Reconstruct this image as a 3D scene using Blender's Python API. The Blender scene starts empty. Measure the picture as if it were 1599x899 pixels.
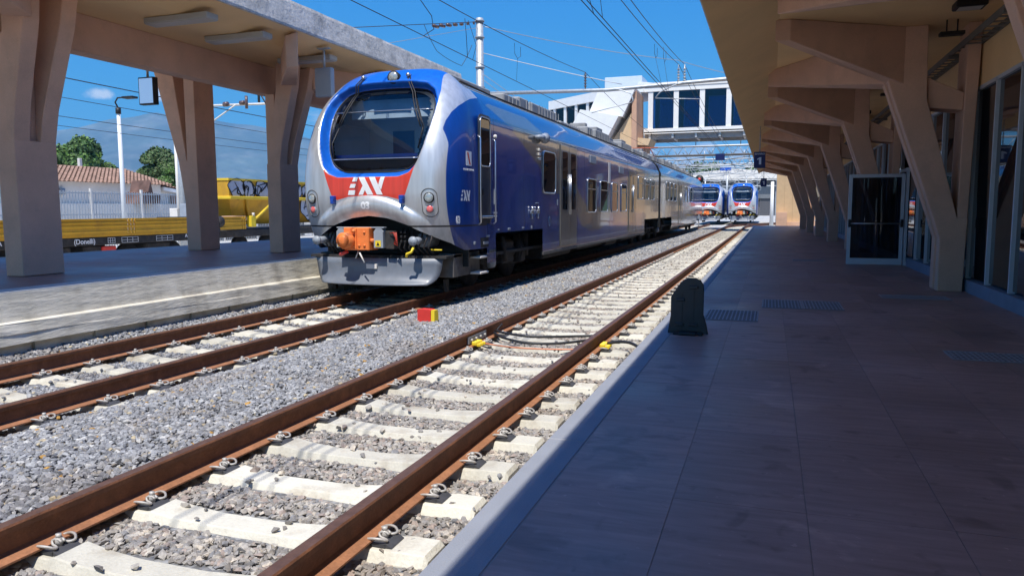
import bpy, bmesh, math, random
import numpy as np
from mathutils import Vector, Matrix, noise
R = math.radians
rnd = random.Random(7)
scene = bpy.context.scene
COL = scene.collection

# ------------------------------------------------------------------ camera
cam = bpy.data.cameras.new('camera'); camo = bpy.data.objects.new('camera', cam); COL.objects.link(camo)
cam.sensor_width = 36.0; cam.lens = 36.0 * 1167.37 / 1599.0
cam.clip_start = 0.05; cam.clip_end = 40000
CAMZ = 1.49
yaw, pitch, roll = 0.33125, 0.104956, -0.0048897
fwd = Vector((-math.sin(yaw) * math.cos(pitch), math.cos(yaw) * math.cos(pitch), -math.sin(pitch)))
rgt = Vector((math.cos(yaw), math.sin(yaw), 0)); upv = rgt.cross(fwd)
r2 = rgt * math.cos(roll) + upv * math.sin(roll); u2 = -rgt * math.sin(roll) + upv * math.cos(roll)
m = Matrix((r2, u2, -fwd)).transposed().to_4x4(); m.translation = Vector((0, 0, CAMZ))
camo.matrix_world = m
scene.camera = camo

# ------------------------------------------------------------------ light
SUN = Vector((0.065, -0.50, 1.0)).normalized()
elev = math.asin(SUN.z); azim = math.atan2(SUN.x, SUN.y)
world = bpy.data.worlds.new('World'); scene.world = world; world.use_nodes = True
nt = world.node_tree; nt.nodes.clear()
def N(nt, t, **k):
    n = nt.nodes.new(t)
    for a, v in k.items(): setattr(n, a, v)
    return n
out = N(nt, 'ShaderNodeOutputWorld'); bg = N(nt, 'ShaderNodeBackground'); bg.inputs['Strength'].default_value = 0.10
sky = N(nt, 'ShaderNodeTexSky', sky_type='NISHITA', sun_disc=False, sun_elevation=elev, sun_rotation=azim)
sky.air_density = 1.0; sky.dust_density = 0.0; sky.ozone_density = 3.0; sky.altitude = 0
# the phone's saturated rendering of a clear blue sky: one tone curve per channel over the whole dome
sc_ = N(nt, 'ShaderNodeSeparateColor'); nt.links.new(sky.outputs[0], sc_.inputs[0]); hsv = N(nt, 'ShaderNodeCombineColor')
for ch, (gm, A_, top) in enumerate(((1.75, -1.0, .45), (.78, -.50, 2.), (.20, -.17, 2.))):
    a_ = N(nt, 'ShaderNodeMath', operation='MULTIPLY'); a_.inputs[1].default_value = .12; nt.links.new(sc_.outputs[ch], a_.inputs[0])
    b_ = N(nt, 'ShaderNodeMath', operation='POWER'); b_.inputs[1].default_value = gm; nt.links.new(a_.outputs[0], b_.inputs[0])
    c_ = N(nt, 'ShaderNodeMath', operation='MULTIPLY'); c_.inputs[1].default_value = math.exp(A_); nt.links.new(b_.outputs[0], c_.inputs[0])
    d_ = N(nt, 'ShaderNodeMath', operation='MINIMUM'); d_.inputs[1].default_value = top; nt.links.new(c_.outputs[0], d_.inputs[0])
    e_ = N(nt, 'ShaderNodeMath', operation='MULTIPLY'); e_.inputs[1].default_value = 8.2; nt.links.new(d_.outputs[0], e_.inputs[0]); nt.links.new(e_.outputs[0], hsv.inputs[ch])
# low cumulus near the horizon
tc = N(nt, 'ShaderNodeTexCoord'); sp = N(nt, 'ShaderNodeSeparateXYZ'); nt.links.new(tc.outputs['Generated'], sp.inputs[0])
mp = N(nt, 'ShaderNodeMapping'); mp.inputs['Scale'].default_value = (1, 1, 2.3); nt.links.new(tc.outputs['Generated'], mp.inputs[0])
nz = N(nt, 'ShaderNodeTexNoise'); nz.inputs['Scale'].default_value = 9.0; nz.inputs['Detail'].default_value = 9; nz.inputs['Roughness'].default_value = .55
nt.links.new(mp.outputs[0], nz.inputs['Vector'])
band = N(nt, 'ShaderNodeMapRange', interpolation_type='SMOOTHSTEP'); band.inputs[1].default_value = 0.08; band.inputs[2].default_value = 0.17; band.inputs[3].default_value = .03; band.inputs[4].default_value = -0.16
nt.links.new(sp.outputs['Z'], band.inputs[0])
ad = N(nt, 'ShaderNodeMath', operation='ADD'); nt.links.new(nz.outputs[0], ad.inputs[0]); nt.links.new(band.outputs[0], ad.inputs[1])
cr = N(nt, 'ShaderNodeMapRange', interpolation_type='SMOOTHSTEP'); cr.inputs[1].default_value = .60; cr.inputs[2].default_value = .70; cr.inputs[3].default_value = 0; cr.inputs[4].default_value = .85
nt.links.new(ad.outputs[0], cr.inputs[0])
cfac = cr.outputs[0]
def pxd(u, v): return (fwd + r2 * ((u - 799.5) / 1167.37) - u2 * ((v - 449.5) / 1167.37)).normalized()
nz2 = N(nt, 'ShaderNodeTexNoise'); nz2.inputs['Scale'].default_value = 26; nz2.inputs['Detail'].default_value = 8; nz2.inputs['Roughness'].default_value = .6; nt.links.new(tc.outputs['Generated'], nz2.inputs['Vector'])
for u, v, rad, sq in ((163, 148, .020, 2.2), (246, 148, .022, 1.8), (1075, 252, .040, 2.4), (1150, 240, .030, 1.8), (1120, 268, .06, 3.2), (700, 262, .05, 3.)):
    d0 = pxd(u, v); vs_ = N(nt, 'ShaderNodeVectorMath', operation='SUBTRACT'); nt.links.new(tc.outputs['Generated'], vs_.inputs[0]); vs_.inputs[1].default_value = d0
    vm_ = N(nt, 'ShaderNodeVectorMath', operation='MULTIPLY'); nt.links.new(vs_.outputs[0], vm_.inputs[0]); vm_.inputs[1].default_value = (1, 1, sq)
    vl_ = N(nt, 'ShaderNodeVectorMath', operation='LENGTH'); nt.links.new(vm_.outputs[0], vl_.inputs[0])
    q1 = N(nt, 'ShaderNodeMapRange'); q1.inputs[1].default_value = 0; q1.inputs[2].default_value = rad * 1.6; q1.inputs[3].default_value = .36; q1.inputs[4].default_value = -.30; nt.links.new(vl_.outputs['Value'], q1.inputs[0])
    q2 = N(nt, 'ShaderNodeMath', operation='ADD'); nt.links.new(q1.outputs[0], q2.inputs[0]); nt.links.new(nz2.outputs[0], q2.inputs[1])
    q3 = N(nt, 'ShaderNodeMapRange', interpolation_type='SMOOTHSTEP'); q3.inputs[1].default_value = .52; q3.inputs[2].default_value = .80; q3.inputs[3].default_value = 0; q3.inputs[4].default_value = .8; nt.links.new(q2.outputs[0], q3.inputs[0])
    q4 = N(nt, 'ShaderNodeMath', operation='MAXIMUM'); nt.links.new(cfac, q4.inputs[0]); nt.links.new(q3.outputs[0], q4.inputs[1]); cfac = q4.outputs[0]
mx = N(nt, 'ShaderNodeMix', data_type='RGBA'); nt.links.new(cfac, mx.inputs[0]); nt.links.new(hsv.outputs[0], mx.inputs[6]); mx.inputs[7].default_value = (8.0, 8.3, 8.8, 1)
nt.links.new(mx.outputs[2], bg.inputs['Color']); nt.links.new(bg.outputs[0], out.inputs['Surface'])

sl = bpy.data.lights.new('sun', 'SUN'); sl.energy = 4.6; sl.angle = R(0.53); sl.color = (1.0, 0.955, 0.88)
so = bpy.data.objects.new('sun', sl); COL.objects.link(so)
so.rotation_euler = SUN.to_track_quat('Z', 'Y').to_euler()
scene.view_settings.view_transform = 'Standard'; scene.view_settings.look = 'None'
scene.view_settings.gamma = 1.0; scene.view_settings.use_curve_mapping = False
scene.view_settings.exposure = 0.40
scene.cycles.max_bounces = 7; scene.cycles.diffuse_bounces = 4; scene.cycles.glossy_bounces = 4
scene.cycles.transparent_max_bounces = 12; scene.cycles.transmission_bounces = 5
scene.cycles.sample_clamp_indirect = 6.0

# ------------------------------------------------------------------ materials
MATS = {}
def lin(c):
    return tuple(((x / 255.) / 12.92 if x / 255. <= .04045 else ((x / 255. + .055) / 1.055) ** 2.4) for x in c)
def mat(name, col, rough=.6, metal=0., var=.12, vs=3., bump=0., bs=40., coat=0., spec=.5, var2=0., vs2=60., inst=0., dirt=None):
    """procedural principled: colour varied by two noises, optional bump, optional per-instance random, optional dirt colour"""
    if name in MATS: return MATS[name]
    M = bpy.data.materials.new(name); M.use_nodes = True; t = M.node_tree; b = t.nodes['Principled BSDF']
    b.inputs['Roughness'].default_value = rough; b.inputs['Metallic'].default_value = metal
    b.inputs['Coat Weight'].default_value = coat; b.inputs['Coat Roughness'].default_value = .04
    b.inputs['Specular IOR Level'].default_value = spec
    tcn = N(t, 'ShaderNodeTexCoord'); co = tcn.outputs['Object']
    if inst:
        oi0 = N(t, 'ShaderNodeObjectInfo'); sc0 = N(t, 'ShaderNodeMath', operation='MULTIPLY'); sc0.inputs[1].default_value = 57.; t.links.new(oi0.outputs['Random'], sc0.inputs[0])
        av = N(t, 'ShaderNodeVectorMath', operation='ADD'); t.links.new(co, av.inputs[0]); t.links.new(sc0.outputs[0], av.inputs[1]); co = av.outputs[0]
    n1 = N(t, 'ShaderNodeTexNoise'); n1.inputs['Scale'].default_value = vs; n1.inputs['Detail'].default_value = 6; t.links.new(co, n1.inputs['Vector'])
    mr = N(t, 'ShaderNodeMapRange'); mr.inputs[1].default_value = .3; mr.inputs[2].default_value = .7; mr.inputs[3].default_value = 1 - var; mr.inputs[4].default_value = 1 + var
    t.links.new(n1.outputs[0], mr.inputs[0]); fac = mr.outputs[0]
    if var2:
        n2 = N(t, 'ShaderNodeTexNoise'); n2.inputs['Scale'].default_value = vs2; n2.inputs['Detail'].default_value = 3; t.links.new(co, n2.inputs['Vector'])
        m2 = N(t, 'ShaderNodeMapRange'); m2.inputs[1].default_value = .3; m2.inputs[2].default_value = .7; m2.inputs[3].default_value = 1 - var2; m2.inputs[4].default_value = 1 + var2
        t.links.new(n2.outputs[0], m2.inputs[0]); mm = N(t, 'ShaderNodeMath', operation='MULTIPLY'); t.links.new(fac, mm.inputs[0]); t.links.new(m2.outputs[0], mm.inputs[1]); fac = mm.outputs[0]
    if inst:
        oi = N(t, 'ShaderNodeObjectInfo'); m3 = N(t, 'ShaderNodeMapRange'); m3.inputs[3].default_value = 1 - inst; m3.inputs[4].default_value = 1 + inst
        t.links.new(oi.outputs['Random'], m3.inputs[0]); mm = N(t, 'ShaderNodeMath', operation='MULTIPLY'); t.links.new(fac, mm.inputs[0]); t.links.new(m3.outputs[0], mm.inputs[1]); fac = mm.outputs[0]
    rgb = N(t, 'ShaderNodeRGB'); rgb.outputs[0].default_value = (*col, 1); src = rgb.outputs[0]
    if dirt:
        n4 = N(t, 'ShaderNodeTexNoise'); n4.inputs['Scale'].default_value = dirt[1]; n4.inputs['Detail'].default_value = 8; n4.inputs['Roughness'].default_value = .65; t.links.new(co, n4.inputs['Vector'])
        m4 = N(t, 'ShaderNodeMapRange'); m4.inputs[1].default_value = .5; m4.inputs[2].default_value = .72; m4.inputs[3].default_value = 0; m4.inputs[4].default_value = dirt[2]
        t.links.new(n4.outputs[0], m4.inputs[0]); mc = N(t, 'ShaderNodeMix', data_type='RGBA'); t.links.new(m4.outputs[0], mc.inputs[0]); t.links.new(src, mc.inputs[6]); mc.inputs[7].default_value = (*dirt[0], 1); src = mc.outputs[2]
    vm = N(t, 'ShaderNodeVectorMath', operation='SCALE'); t.links.new(src, vm.inputs[0]); t.links.new(fac, vm.inputs['Scale'])
    t.links.new(vm.outputs[0], b.inputs['Base Color'])
    if bump:
        nb = N(t, 'ShaderNodeTexNoise'); nb.inputs['Scale'].default_value = bs; nb.inputs['Detail'].default_value = 5; t.links.new(co, nb.inputs['Vector'])
        bu = N(t, 'ShaderNodeBump'); bu.inputs['Strength'].default_value = bump; bu.inputs['Distance'].default_value = .02
        t.links.new(nb.outputs[0], bu.inputs['Height']); t.links.new(bu.outputs[0], b.inputs['Normal'])
    MATS[name] = M; return M

M_pink = mat('pink_painted_concrete', (.68, .435, .315), .85, var=.09, vs=1.6, bump=.15, bs=90, var2=.05, vs2=70, dirt=((.40, .27, .21), 2.3, .35))
M_ochre = mat('ochre_plaster', (.86, .59, .30), .9, var=.06, vs=1.2, bump=.08, bs=60, var2=.03)
M_fascia = mat('weathered_fascia', (.60, .56, .51), .9, var=.2, vs=3, bump=.5, bs=14, var2=.12, vs2=26, dirt=((.16, .15, .14), 5, .6))
M_sleeper = mat('sleeper_concrete', (.60, .57, .48), .9, var=.08, vs=5, bump=.25, bs=60, var2=.06, dirt=((.36, .30, .22), 3.5, .8), inst=.13)
M_rustweb = mat('rusty_rail', (.17, .068, .032), .75, var=.22, vs=9, bump=.25, bs=70, var2=.12, dirt=((.30, .12, .05), 4, .5))
M_rustfoot = mat('orange_rust', (.33, .145, .07), .85, var=.15, vs=12, bump=.2, bs=80, var2=.12)
M_clip = mat('clip_steel', (.50, .48, .45), .55, .2, var=.2, vs=30, dirt=((.22, .16, .12), 20, .6))
M_plate = mat('guide_plate', (.055, .055, .06), .7, var=.2, vs=20)
M_stone = None
M_wallconc = None
M_coping = mat('granite_coping', (.27, .285, .32), .75, var=.06, vs=4, bump=.1, bs=120, var2=.10, vs2=160)
M_black = mat('black_rubber', (.012, .012, .013), .55, var=.2, vs=8)
M_blackpl = mat('black_plastic', (.022, .024, .028), .42, var=.2, vs=9, bump=.05)
M_dark = mat('dark_underframe', (.028, .026, .026), .8, var=.35, vs=7, bump=.2, bs=30, dirt=((.085, .065, .05), 6, .7))
M_under = mat('dusty_grey_steel', (.13, .12, .11), .75, var=.25, vs=6, bump=.15, bs=25, dirt=((.06, .05, .045), 9, .7))
M_silver = mat('silver_paint', (.42, .43, .44), .34, .55, var=.05, vs=3, coat=.6)
M_steel = mat('bright_steel', (.62, .63, .64), .28, .9, var=.08, vs=10)
M_galv = mat('galvanised_steel', (.50, .52, .53), .5, .5, var=.15, vs=12)
M_alu = mat('white_aluminium', (.60, .66, .72), .4, .15, var=.04)
M_white = mat('white_paint', (.80, .80, .78), .6, var=.04)
M_offw = mat('offwhite_wall', (.74, .70, .64), .85, var=.08, vs=1.5, dirt=((.45, .38, .32), 3, .4))
M_red = mat('red_paint', lin((222, 62, 48)), .4, var=.05, coat=.3)
M_redbox = mat('red_box_paint', lin((215, 58, 50)), .6, var=.08, vs=12)
M_yellow = mat('yellow_paint', (.75, .52, .03), .55, var=.1)
M_yellowb = mat('yellow_enamel', (.85, .62, .03), .5, var=.1)
M_wagon = mat('wagon_yellow', (.62, .34, .018), .6, var=.1, vs=2, dirt=((.35, .16, .04), 5, .4))
M_orange = mat('orange_coupler', (.86, .22, .05), .5, var=.08, vs=14, bump=.05)
M_cgrey = mat('coupler_grey', (.30, .33, .37), .5, var=.1)
M_plough = mat('plough_grey', (.16, .18, .215), .45, var=.08, vs=6, dirt=((.25, .25, .27), 7, .4), coat=.15)
M_bluep = mat('blue_paint', (.010, .105, .56), .33, var=.04, coat=.5)
M_bluehook = mat('blue_bracket', (.01, .06, .35), .4)
M_lens = mat('lamp_glass', (.42, .44, .42), .15, .3, var=.3, vs=60, coat=1)
M_lensred = mat('red_lamp', (.80, .16, .14), .2, var=.1, vs=60, coat=1)
M_cable = mat('black_cable', (.02, .02, .022), .5)
M_wire = mat('contact_wire', (.055, .05, .06), .6, .3)
M_wirel = mat('steel_cable', (.45, .47, .48), .5, .4)
M_insul = mat('brown_insulator', (.12, .07, .06), .3, coat=.5)
M_sign = mat('sign_blue', (.006, .018, .11), .45, var=.03)
M_letter = mat('white_letters', (.82, .82, .82), .6, var=.02)
M_screen = mat('display_grey', (.30, .31, .32), .4, var=.05)
M_luxe = mat('fluorescent_diffuser', (.48, .46, .43), .5, var=.05)
M_roofgrey = mat('roof_equipment', (.30, .30, .295), .65, var=.15, vs=4, dirt=((.2, .18, .16), 6, .6))
M_bark = mat('bark', (.10, .07, .05), .9, var=.3, vs=8, bump=.5, bs=20)
M_leaf1 = mat('leaf_deep', (.060, .115, .030), .7, var=.45, vs=.9, var2=.3, vs2=5)
M_leaf2 = mat('leaf_olive', (.085, .125, .040), .7, var=.45, vs=.9, var2=.3, vs2=5)
M_leaf3 = mat('leaf_bright', (.10, .19, .035), .7, var=.35, vs=.9, var2=.3, vs2=5)
M_mount = mat('mountain_scrub', (.10, .12, .09), .95, var=.4, vs=.0012, var2=.2, vs2=.01, dirt=((.30, .28, .24), .002, .6))
M_ground = mat('dry_ground', (.42, .38, .31), .95, var=.25, vs=.15, var2=.1, vs2=3, dirt=((.16, .20, .07), .25, .7))
M_tilered = mat('terracotta_tile', (.27, .165, .12), .85, var=.3, vs=2, var2=.25, vs2=9, dirt=((.16, .11, .08), 3, .6), inst=.2)
M_beige = mat('beige_panel', (.66, .47, .28), .8, var=.05)
M_salmon = mat('salmon_wall', (.55, .33, .22), .85, var=.06)
M_pantored = mat('red_oxide', (.50, .12, .06), .6)
M_gap = mat('joint_dark', (.03, .03, .03), .9)

def glassmat(name, base, rough=.02, trans=0., tint=(.5, .6, .7)):
    M = bpy.data.materials.new(name); M.use_nodes = True; t = M.node_tree; b = t.nodes['Principled BSDF']
    b.inputs['Base Color'].default_value = (*base, 1); b.inputs['Roughness'].default_value = rough; b.inputs['IOR'].default_value = 1.52
    nb = N(t, 'ShaderNodeTexNoise'); nb.inputs['Scale'].default_value = .9; bu = N(t, 'ShaderNodeBump'); bu.inputs['Strength'].default_value = .015; bu.inputs['Distance'].default_value = .1
    tcn = N(t, 'ShaderNodeTexCoord'); t.links.new(tcn.outputs['Object'], nb.inputs['Vector']); t.links.new(nb.outputs[0], bu.inputs['Height']); t.links.new(bu.outputs[0], b.inputs['Normal'])
    if trans:
        tr = N(t, 'ShaderNodeBsdfTransparent'); tr.inputs[0].default_value = (*tint, 1)
        gl = N(t, 'ShaderNodeBsdfGlossy'); gl.inputs['Roughness'].default_value = rough; t.links.new(bu.outputs[0], gl.inputs['Normal'])
        fr = N(t, 'ShaderNodeFresnel'); fr.inputs['IOR'].default_value = 1.6
        s = N(t, 'ShaderNodeMixShader'); t.links.new(fr.outputs[0], s.inputs[0]); t.links.new(tr.outputs[0], s.inputs[1]); t.links.new(gl.outputs[0], s.inputs[2])
        t.links.new(s.outputs[0], t.nodes['Material Output'].inputs['Surface'])
    return M
M_glassdark = glassmat('tinted_glass', (.012, .013, .016))
M_glassblue = glassmat('blue_tinted_glass', (0, 0, 0), .03, trans=1, tint=(.26, .38, .56))
M_windscreen = glassmat('windscreen_glass', (0, 0, 0), .01, trans=1, tint=(.80, .88, .94))

# ------------------------------------------------------------------ geometry helpers
class MB:
    def __init__(s): s.v = []; s.f = []; s.m = []; s.sm = []
    def add(s, vs, fs, mi=0, smooth=False):
        o = len(s.v); s.v += [tuple(p) for p in vs]
        for f in fs: s.f.append(tuple(i + o for i in f)); s.m.append(mi); s.sm.append(smooth)
        return s
    def box(s, x0, x1, y0, y1, z0, z1, mi=0):
        vs = [(x, y, z) for z in (z0, z1) for y in (y0, y1) for x in (x0, x1)]
        return s.add(vs, [(0, 2, 3, 1), (4, 5, 7, 6), (0, 1, 5, 4), (2, 6, 7, 3), (0, 4, 6, 2), (1, 3, 7, 5)], mi)
    def bbox(s, x0, x1, y0, y1, z0, z1, b=.01, mi=0):
        """box with chamfered edges"""
        bm = bmesh.new(); bmesh.ops.create_cube(bm, size=1)
        for v in bm.verts: v.co = Vector(((x0 + x1) / 2 + v.co.x * (x1 - x0), (y0 + y1) / 2 + v.co.y * (y1 - y0), (z0 + z1) / 2 + v.co.z * (z1 - z0)))
        bmesh.ops.bevel(bm, geom=list(bm.edges), offset=b, segments=1, affect='EDGES')
        return s.bm(bm, mi)
    def bm(s, bm, mi=0, smooth=False):
        bm.verts.index_update(); s.add([v.co[:] for v in bm.verts], [[v.index for v in f.verts] for f in bm.faces], mi, smooth); bm.free(); return s
    def prism(s, poly, axis, a0, a1, mi=0):
        """poly: list of 2D points; axis 'x','y','z' extrusion. 2D = the remaining axes in order"""
        n = len(poly)
        def P(p, a):
            return (a, p[0], p[1]) if axis == 'x' else (p[0], a, p[1]) if axis == 'y' else (p[0], p[1], a)
        vs = [P(p, a0) for p in poly] + [P(p, a1) for p in poly]
        fs = [tuple(range(n - 1, -1, -1)), tuple(range(n, 2 * n))] + [(i, (i + 1) % n, n + (i + 1) % n, n + i) for i in range(n)]
        return s.add(vs, fs, mi)
    def loft(s, rings, mi=0, cap=True, smooth=False):
        n = len(rings[0]); vs = [p for r in rings for p in r]; fs = []
        for k in range(len(rings) - 1):
            for i in range(n): fs.append((k * n + i, k * n + (i + 1) % n, (k + 1) * n + (i + 1) % n, (k + 1) * n + i))
        if cap: fs += [tuple(range(n - 1, -1, -1)), tuple(range((len(rings) - 1) * n, len(rings) * n))]
        return s.add(vs, fs, mi, smooth)
    def tube(s, pts, r, n=6, mi=0, cap=True):
        pts = [Vector(p) for p in pts]; rings = []; rr = r if isinstance(r, (list, tuple)) else [r] * len(pts)
        up = Vector((0, 0, 1))
        for i, p in enumerate(pts):
            d = (pts[min(i + 1, len(pts) - 1)] - pts[max(i - 1, 0)])
            if d.length < 1e-9: d = Vector((0, 0, 1))
            d.normalize()
            a = d.cross(up if abs(d.dot(up)) < .98 else Vector((1, 0, 0)))
            if i and a.dot(pa) < 0: a = -a
            a.normalize(); pa = a; b = d.cross(a)
            rings.append([tuple(p + (a * math.cos(t) + b * math.sin(t)) * rr[i]) for t in [2 * math.pi * k / n for k in range(n)]])
        return s.loft(rings, mi, cap, True)
    def sphere(s, c, r, mi=0, seg=10, sq=(1, 1, 1)):
        bm = bmesh.new(); bmesh.ops.create_uvsphere(bm, u_segments=seg, v_segments=seg // 2 + 2, radius=r)
        for v in bm.verts: v.co = Vector((v.co.x * sq[0] + c[0], v.co.y * sq[1] + c[1], v.co.z * sq[2] + c[2]))
        return s.bm(bm, mi, True)
    def mesh(s, name, mats):
        me = bpy.data.meshes.new(name); me.from_pydata(s.v, [], s.f)
        for mm in (mats if isinstance(mats, (list, tuple)) else [mats]): me.materials.append(mm)
        me.polygons.foreach_set('material_index', s.m); me.polygons.foreach_set('use_smooth', s.sm)
        me.update(); return me
    def build(s, name, mats, parent=None, loc=None, label=None):
        o = bpy.data.objects.new(name, s.mesh(name, mats)); COL.objects.link(o)
        if parent: o.parent = parent
        if loc: o.location = loc
        if label: o['label'] = label
        return o
def ob(name, me, parent=None, loc=None, rz=0, label=None):
    o = bpy.data.objects.new(name, me); COL.objects.link(o)
    if parent: o.parent = parent
    if loc is not None: o.location = loc
    if rz: o.rotation_euler = (0, 0, rz)
    if label: o['label'] = label
    return o
def tag(o, label, cat, group=None):
    o['label'] = label; o['category'] = cat
    if group: o['group'] = group
    return o
def thing(name, label, cat, loc=(0, 0, 0), group=None, rz=0):
    o = bpy.data.objects.new(name, None); COL.objects.link(o); o.location = loc; o.rotation_euler = (0, 0, rz); o.empty_display_size = .2
    return tag(o, label, cat, group)
def struct(o): o['kind'] = 'structure'; return o
def stuff(o): o['kind'] = 'stuff'; return o
def copy_tree(o, parent=None):
    c = o.copy(); COL.objects.link(c)
    if parent: c.parent = parent
    for ch in list(o.children): copy_tree(ch, c)
    return c
def text_mesh(txt, size, mat_, name='lettering', extrude=.004, bold=0, align='CENTER'):
    cu = bpy.data.curves.new(name, 'FONT'); cu.body = txt; cu.size = size; cu.extrude = extrude; cu.offset = bold; cu.align_x = align; cu.align_y = 'CENTER'; cu.resolution_u = 3
    t = bpy.data.objects.new('tmp', cu); COL.objects.link(t)
    dg = bpy.context.evaluated_depsgraph_get(); me = bpy.data.meshes.new_from_object(t.evaluated_get(dg))
    bpy.data.objects.remove(t); bpy.data.curves.remove(cu); me.materials.clear(); me.materials.append(mat_); me.name = name
    return me
def sdf(P, poly):
    """signed distance (negative inside) of Nx2 points to polygon"""
    P = np.asarray(P, float); V = np.asarray(poly, float); n = len(V)
    d = np.full(len(P), 1e9); ins = np.zeros(len(P), bool)
    for i in range(n):
        a = V[i]; b = V[(i + 1) % n]; e = b - a; w = P - a
        t = np.clip((w @ e) / max(e @ e, 1e-12), 0, 1); q = w - t[:, None] * e; d = np.minimum(d, (q ** 2).sum(1))
        c = ((a[1] > P[:, 1]) != (b[1] > P[:, 1])) & (P[:, 0] < e[0] * (P[:, 1] - a[1]) / (e[1] if abs(e[1]) > 1e-12 else 1e-12) + a[0])
        ins ^= c
    d = np.sqrt(d); return np.where(ins, -d, d)
def px(u, v):
    return fwd + r2 * ((u - 799.5) / 1167.37) - u2 * ((v - 449.5) / 1167.37)
def onY(u, v, Y):
    d = px(u, v); t = Y / d.y; return Vector((d.x * t, Y, CAMZ + d.z * t))
def onX(u, v, X):
    d = px(u, v); t = X / d.x; return Vector((X, d.y * t, CAMZ + d.z * t))
def onZ(u, v, Z):
    d = px(u, v); t = (Z - CAMZ) / d.z; return Vector((d.x * t, d.y * t, Z))

# ================================================================== SETTING: ground
def sheet(name, xs, ys, hf, mats, smooth=False):
    b = MB(); nx, ny = len(xs), len(ys)
    vs = [(x, y, hf(x, y)) for y in ys for x in xs]
    fs = [(j * nx + i, j * nx + i + 1, (j + 1) * nx + i + 1, (j + 1) * nx + i) for j in range(ny - 1) for i in range(nx - 1)]
    b.add(vs, fs, 0, smooth); return struct(b.build(name, mats))
gx = [-16000, -4000, -800, -200, -60, -8.2, 4, 60, 200, 800, 4000, 16000]; gy = [-300, -20, 0, 62, 130, 300, 900, 4000, 12000, 24000]
sheet("ground", gx, gy, lambda x, y: -.50, M_ground)

def gravelmat(name, c1, c2, c3, scale):
    M = bpy.data.materials.new(name); M.use_nodes = True; t = M.node_tree; b = t.nodes['Principled BSDF']; b.inputs['Roughness'].default_value = .9
    co = N(t, 'ShaderNodeTexCoord').outputs['Object']
    v = N(t, 'ShaderNodeTexVoronoi'); v.inputs['Scale'].default_value = scale; t.links.new(co, v.inputs['Vector'])
    r = N(t, 'ShaderNodeValToRGB'); r.color_ramp.elements[0].color = (*c1, 1); r.color_ramp.elements[1].color = (*c2, 1); e = r.color_ramp.elements.new(.5); e.color = (*c3, 1)
    sx = N(t, 'ShaderNodeSeparateColor'); t.links.new(v.outputs['Color'], sx.inputs[0]); t.links.new(sx.outputs[0], r.inputs[0])
    t.links.new(r.outputs[0], b.inputs['Base Color'])
    bu = N(t, 'ShaderNodeBump'); bu.inputs['Strength'].default_value = .9; bu.inputs['Distance'].default_value = .03; bu.invert = True
    t.links.new(v.outputs['Distance'], bu.inputs['Height']); t.links.new(bu.outputs[0], b.inputs['Normal']); return M
M_bed = gravelmat('ballast_bed', (.14, .14, .145), (.34, .34, .335), (.24, .24, .24), 24)
M_bedb = gravelmat('ballast_bed_brown', (.13, .115, .10), (.36, .33, .30), (.24, .22, .20), 24)
M_yard = gravelmat('yard_gravel', (.42, .41, .38), (.62, .60, .55), (.5, .49, .46), 14)

T1, T2 = -2.675, -6.33
def nz3(x, y, z=0.): return noise.noise(Vector((x, y, z)))
def bed_h(x, y):
    pts = [(-8.0, -.07), (-7.8, -.09), (-7.55, -.13), (-7.2, -.17), (-7.14, -.225), (-6.33, -.225), (-5.5, -.225), (-5.25, -.17), (-4.8, -.10), (-4.2, -.09), (-3.75, -.10), (-3.5, -.135), (-3.43, -.225), (-2.675, -.235), (-1.92, -.235), (-1.5, -.235), (-1.2, -.25)]
    h = pts[-1][1]
    for (a, p), (c, q) in zip(pts, pts[1:]):
        if a <= x <= c: h = p + (q - p) * (x - a) / (c - a); break
    amp = .02 if -5.3 < x < -3.7 or x < -7.3 else .006
    return h - .018 + amp * nz3(x * 1.3, y * 1.3) + amp * .8 * nz3(x * 4, y * 4, 3)
ys = [0.4 + .4 * i for i in range(int((66 - .4) / .4) + 1)]
sheet('ballast_bed', [-8.02 + .12 * i for i in range(int((8.02 - 1.24) / .12) + 1)], ys, bed_h, M_bed)
sheet('station_yard', [-15.5, -8, 0, 20], [65.9, 80, 110, 200], lambda x, y: -.24, M_yard)
sheet('freight_yard', [-34, -26, -14.3], [-20, 0, 20, 65, 200], lambda x, y: -.30, M_yard)

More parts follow.
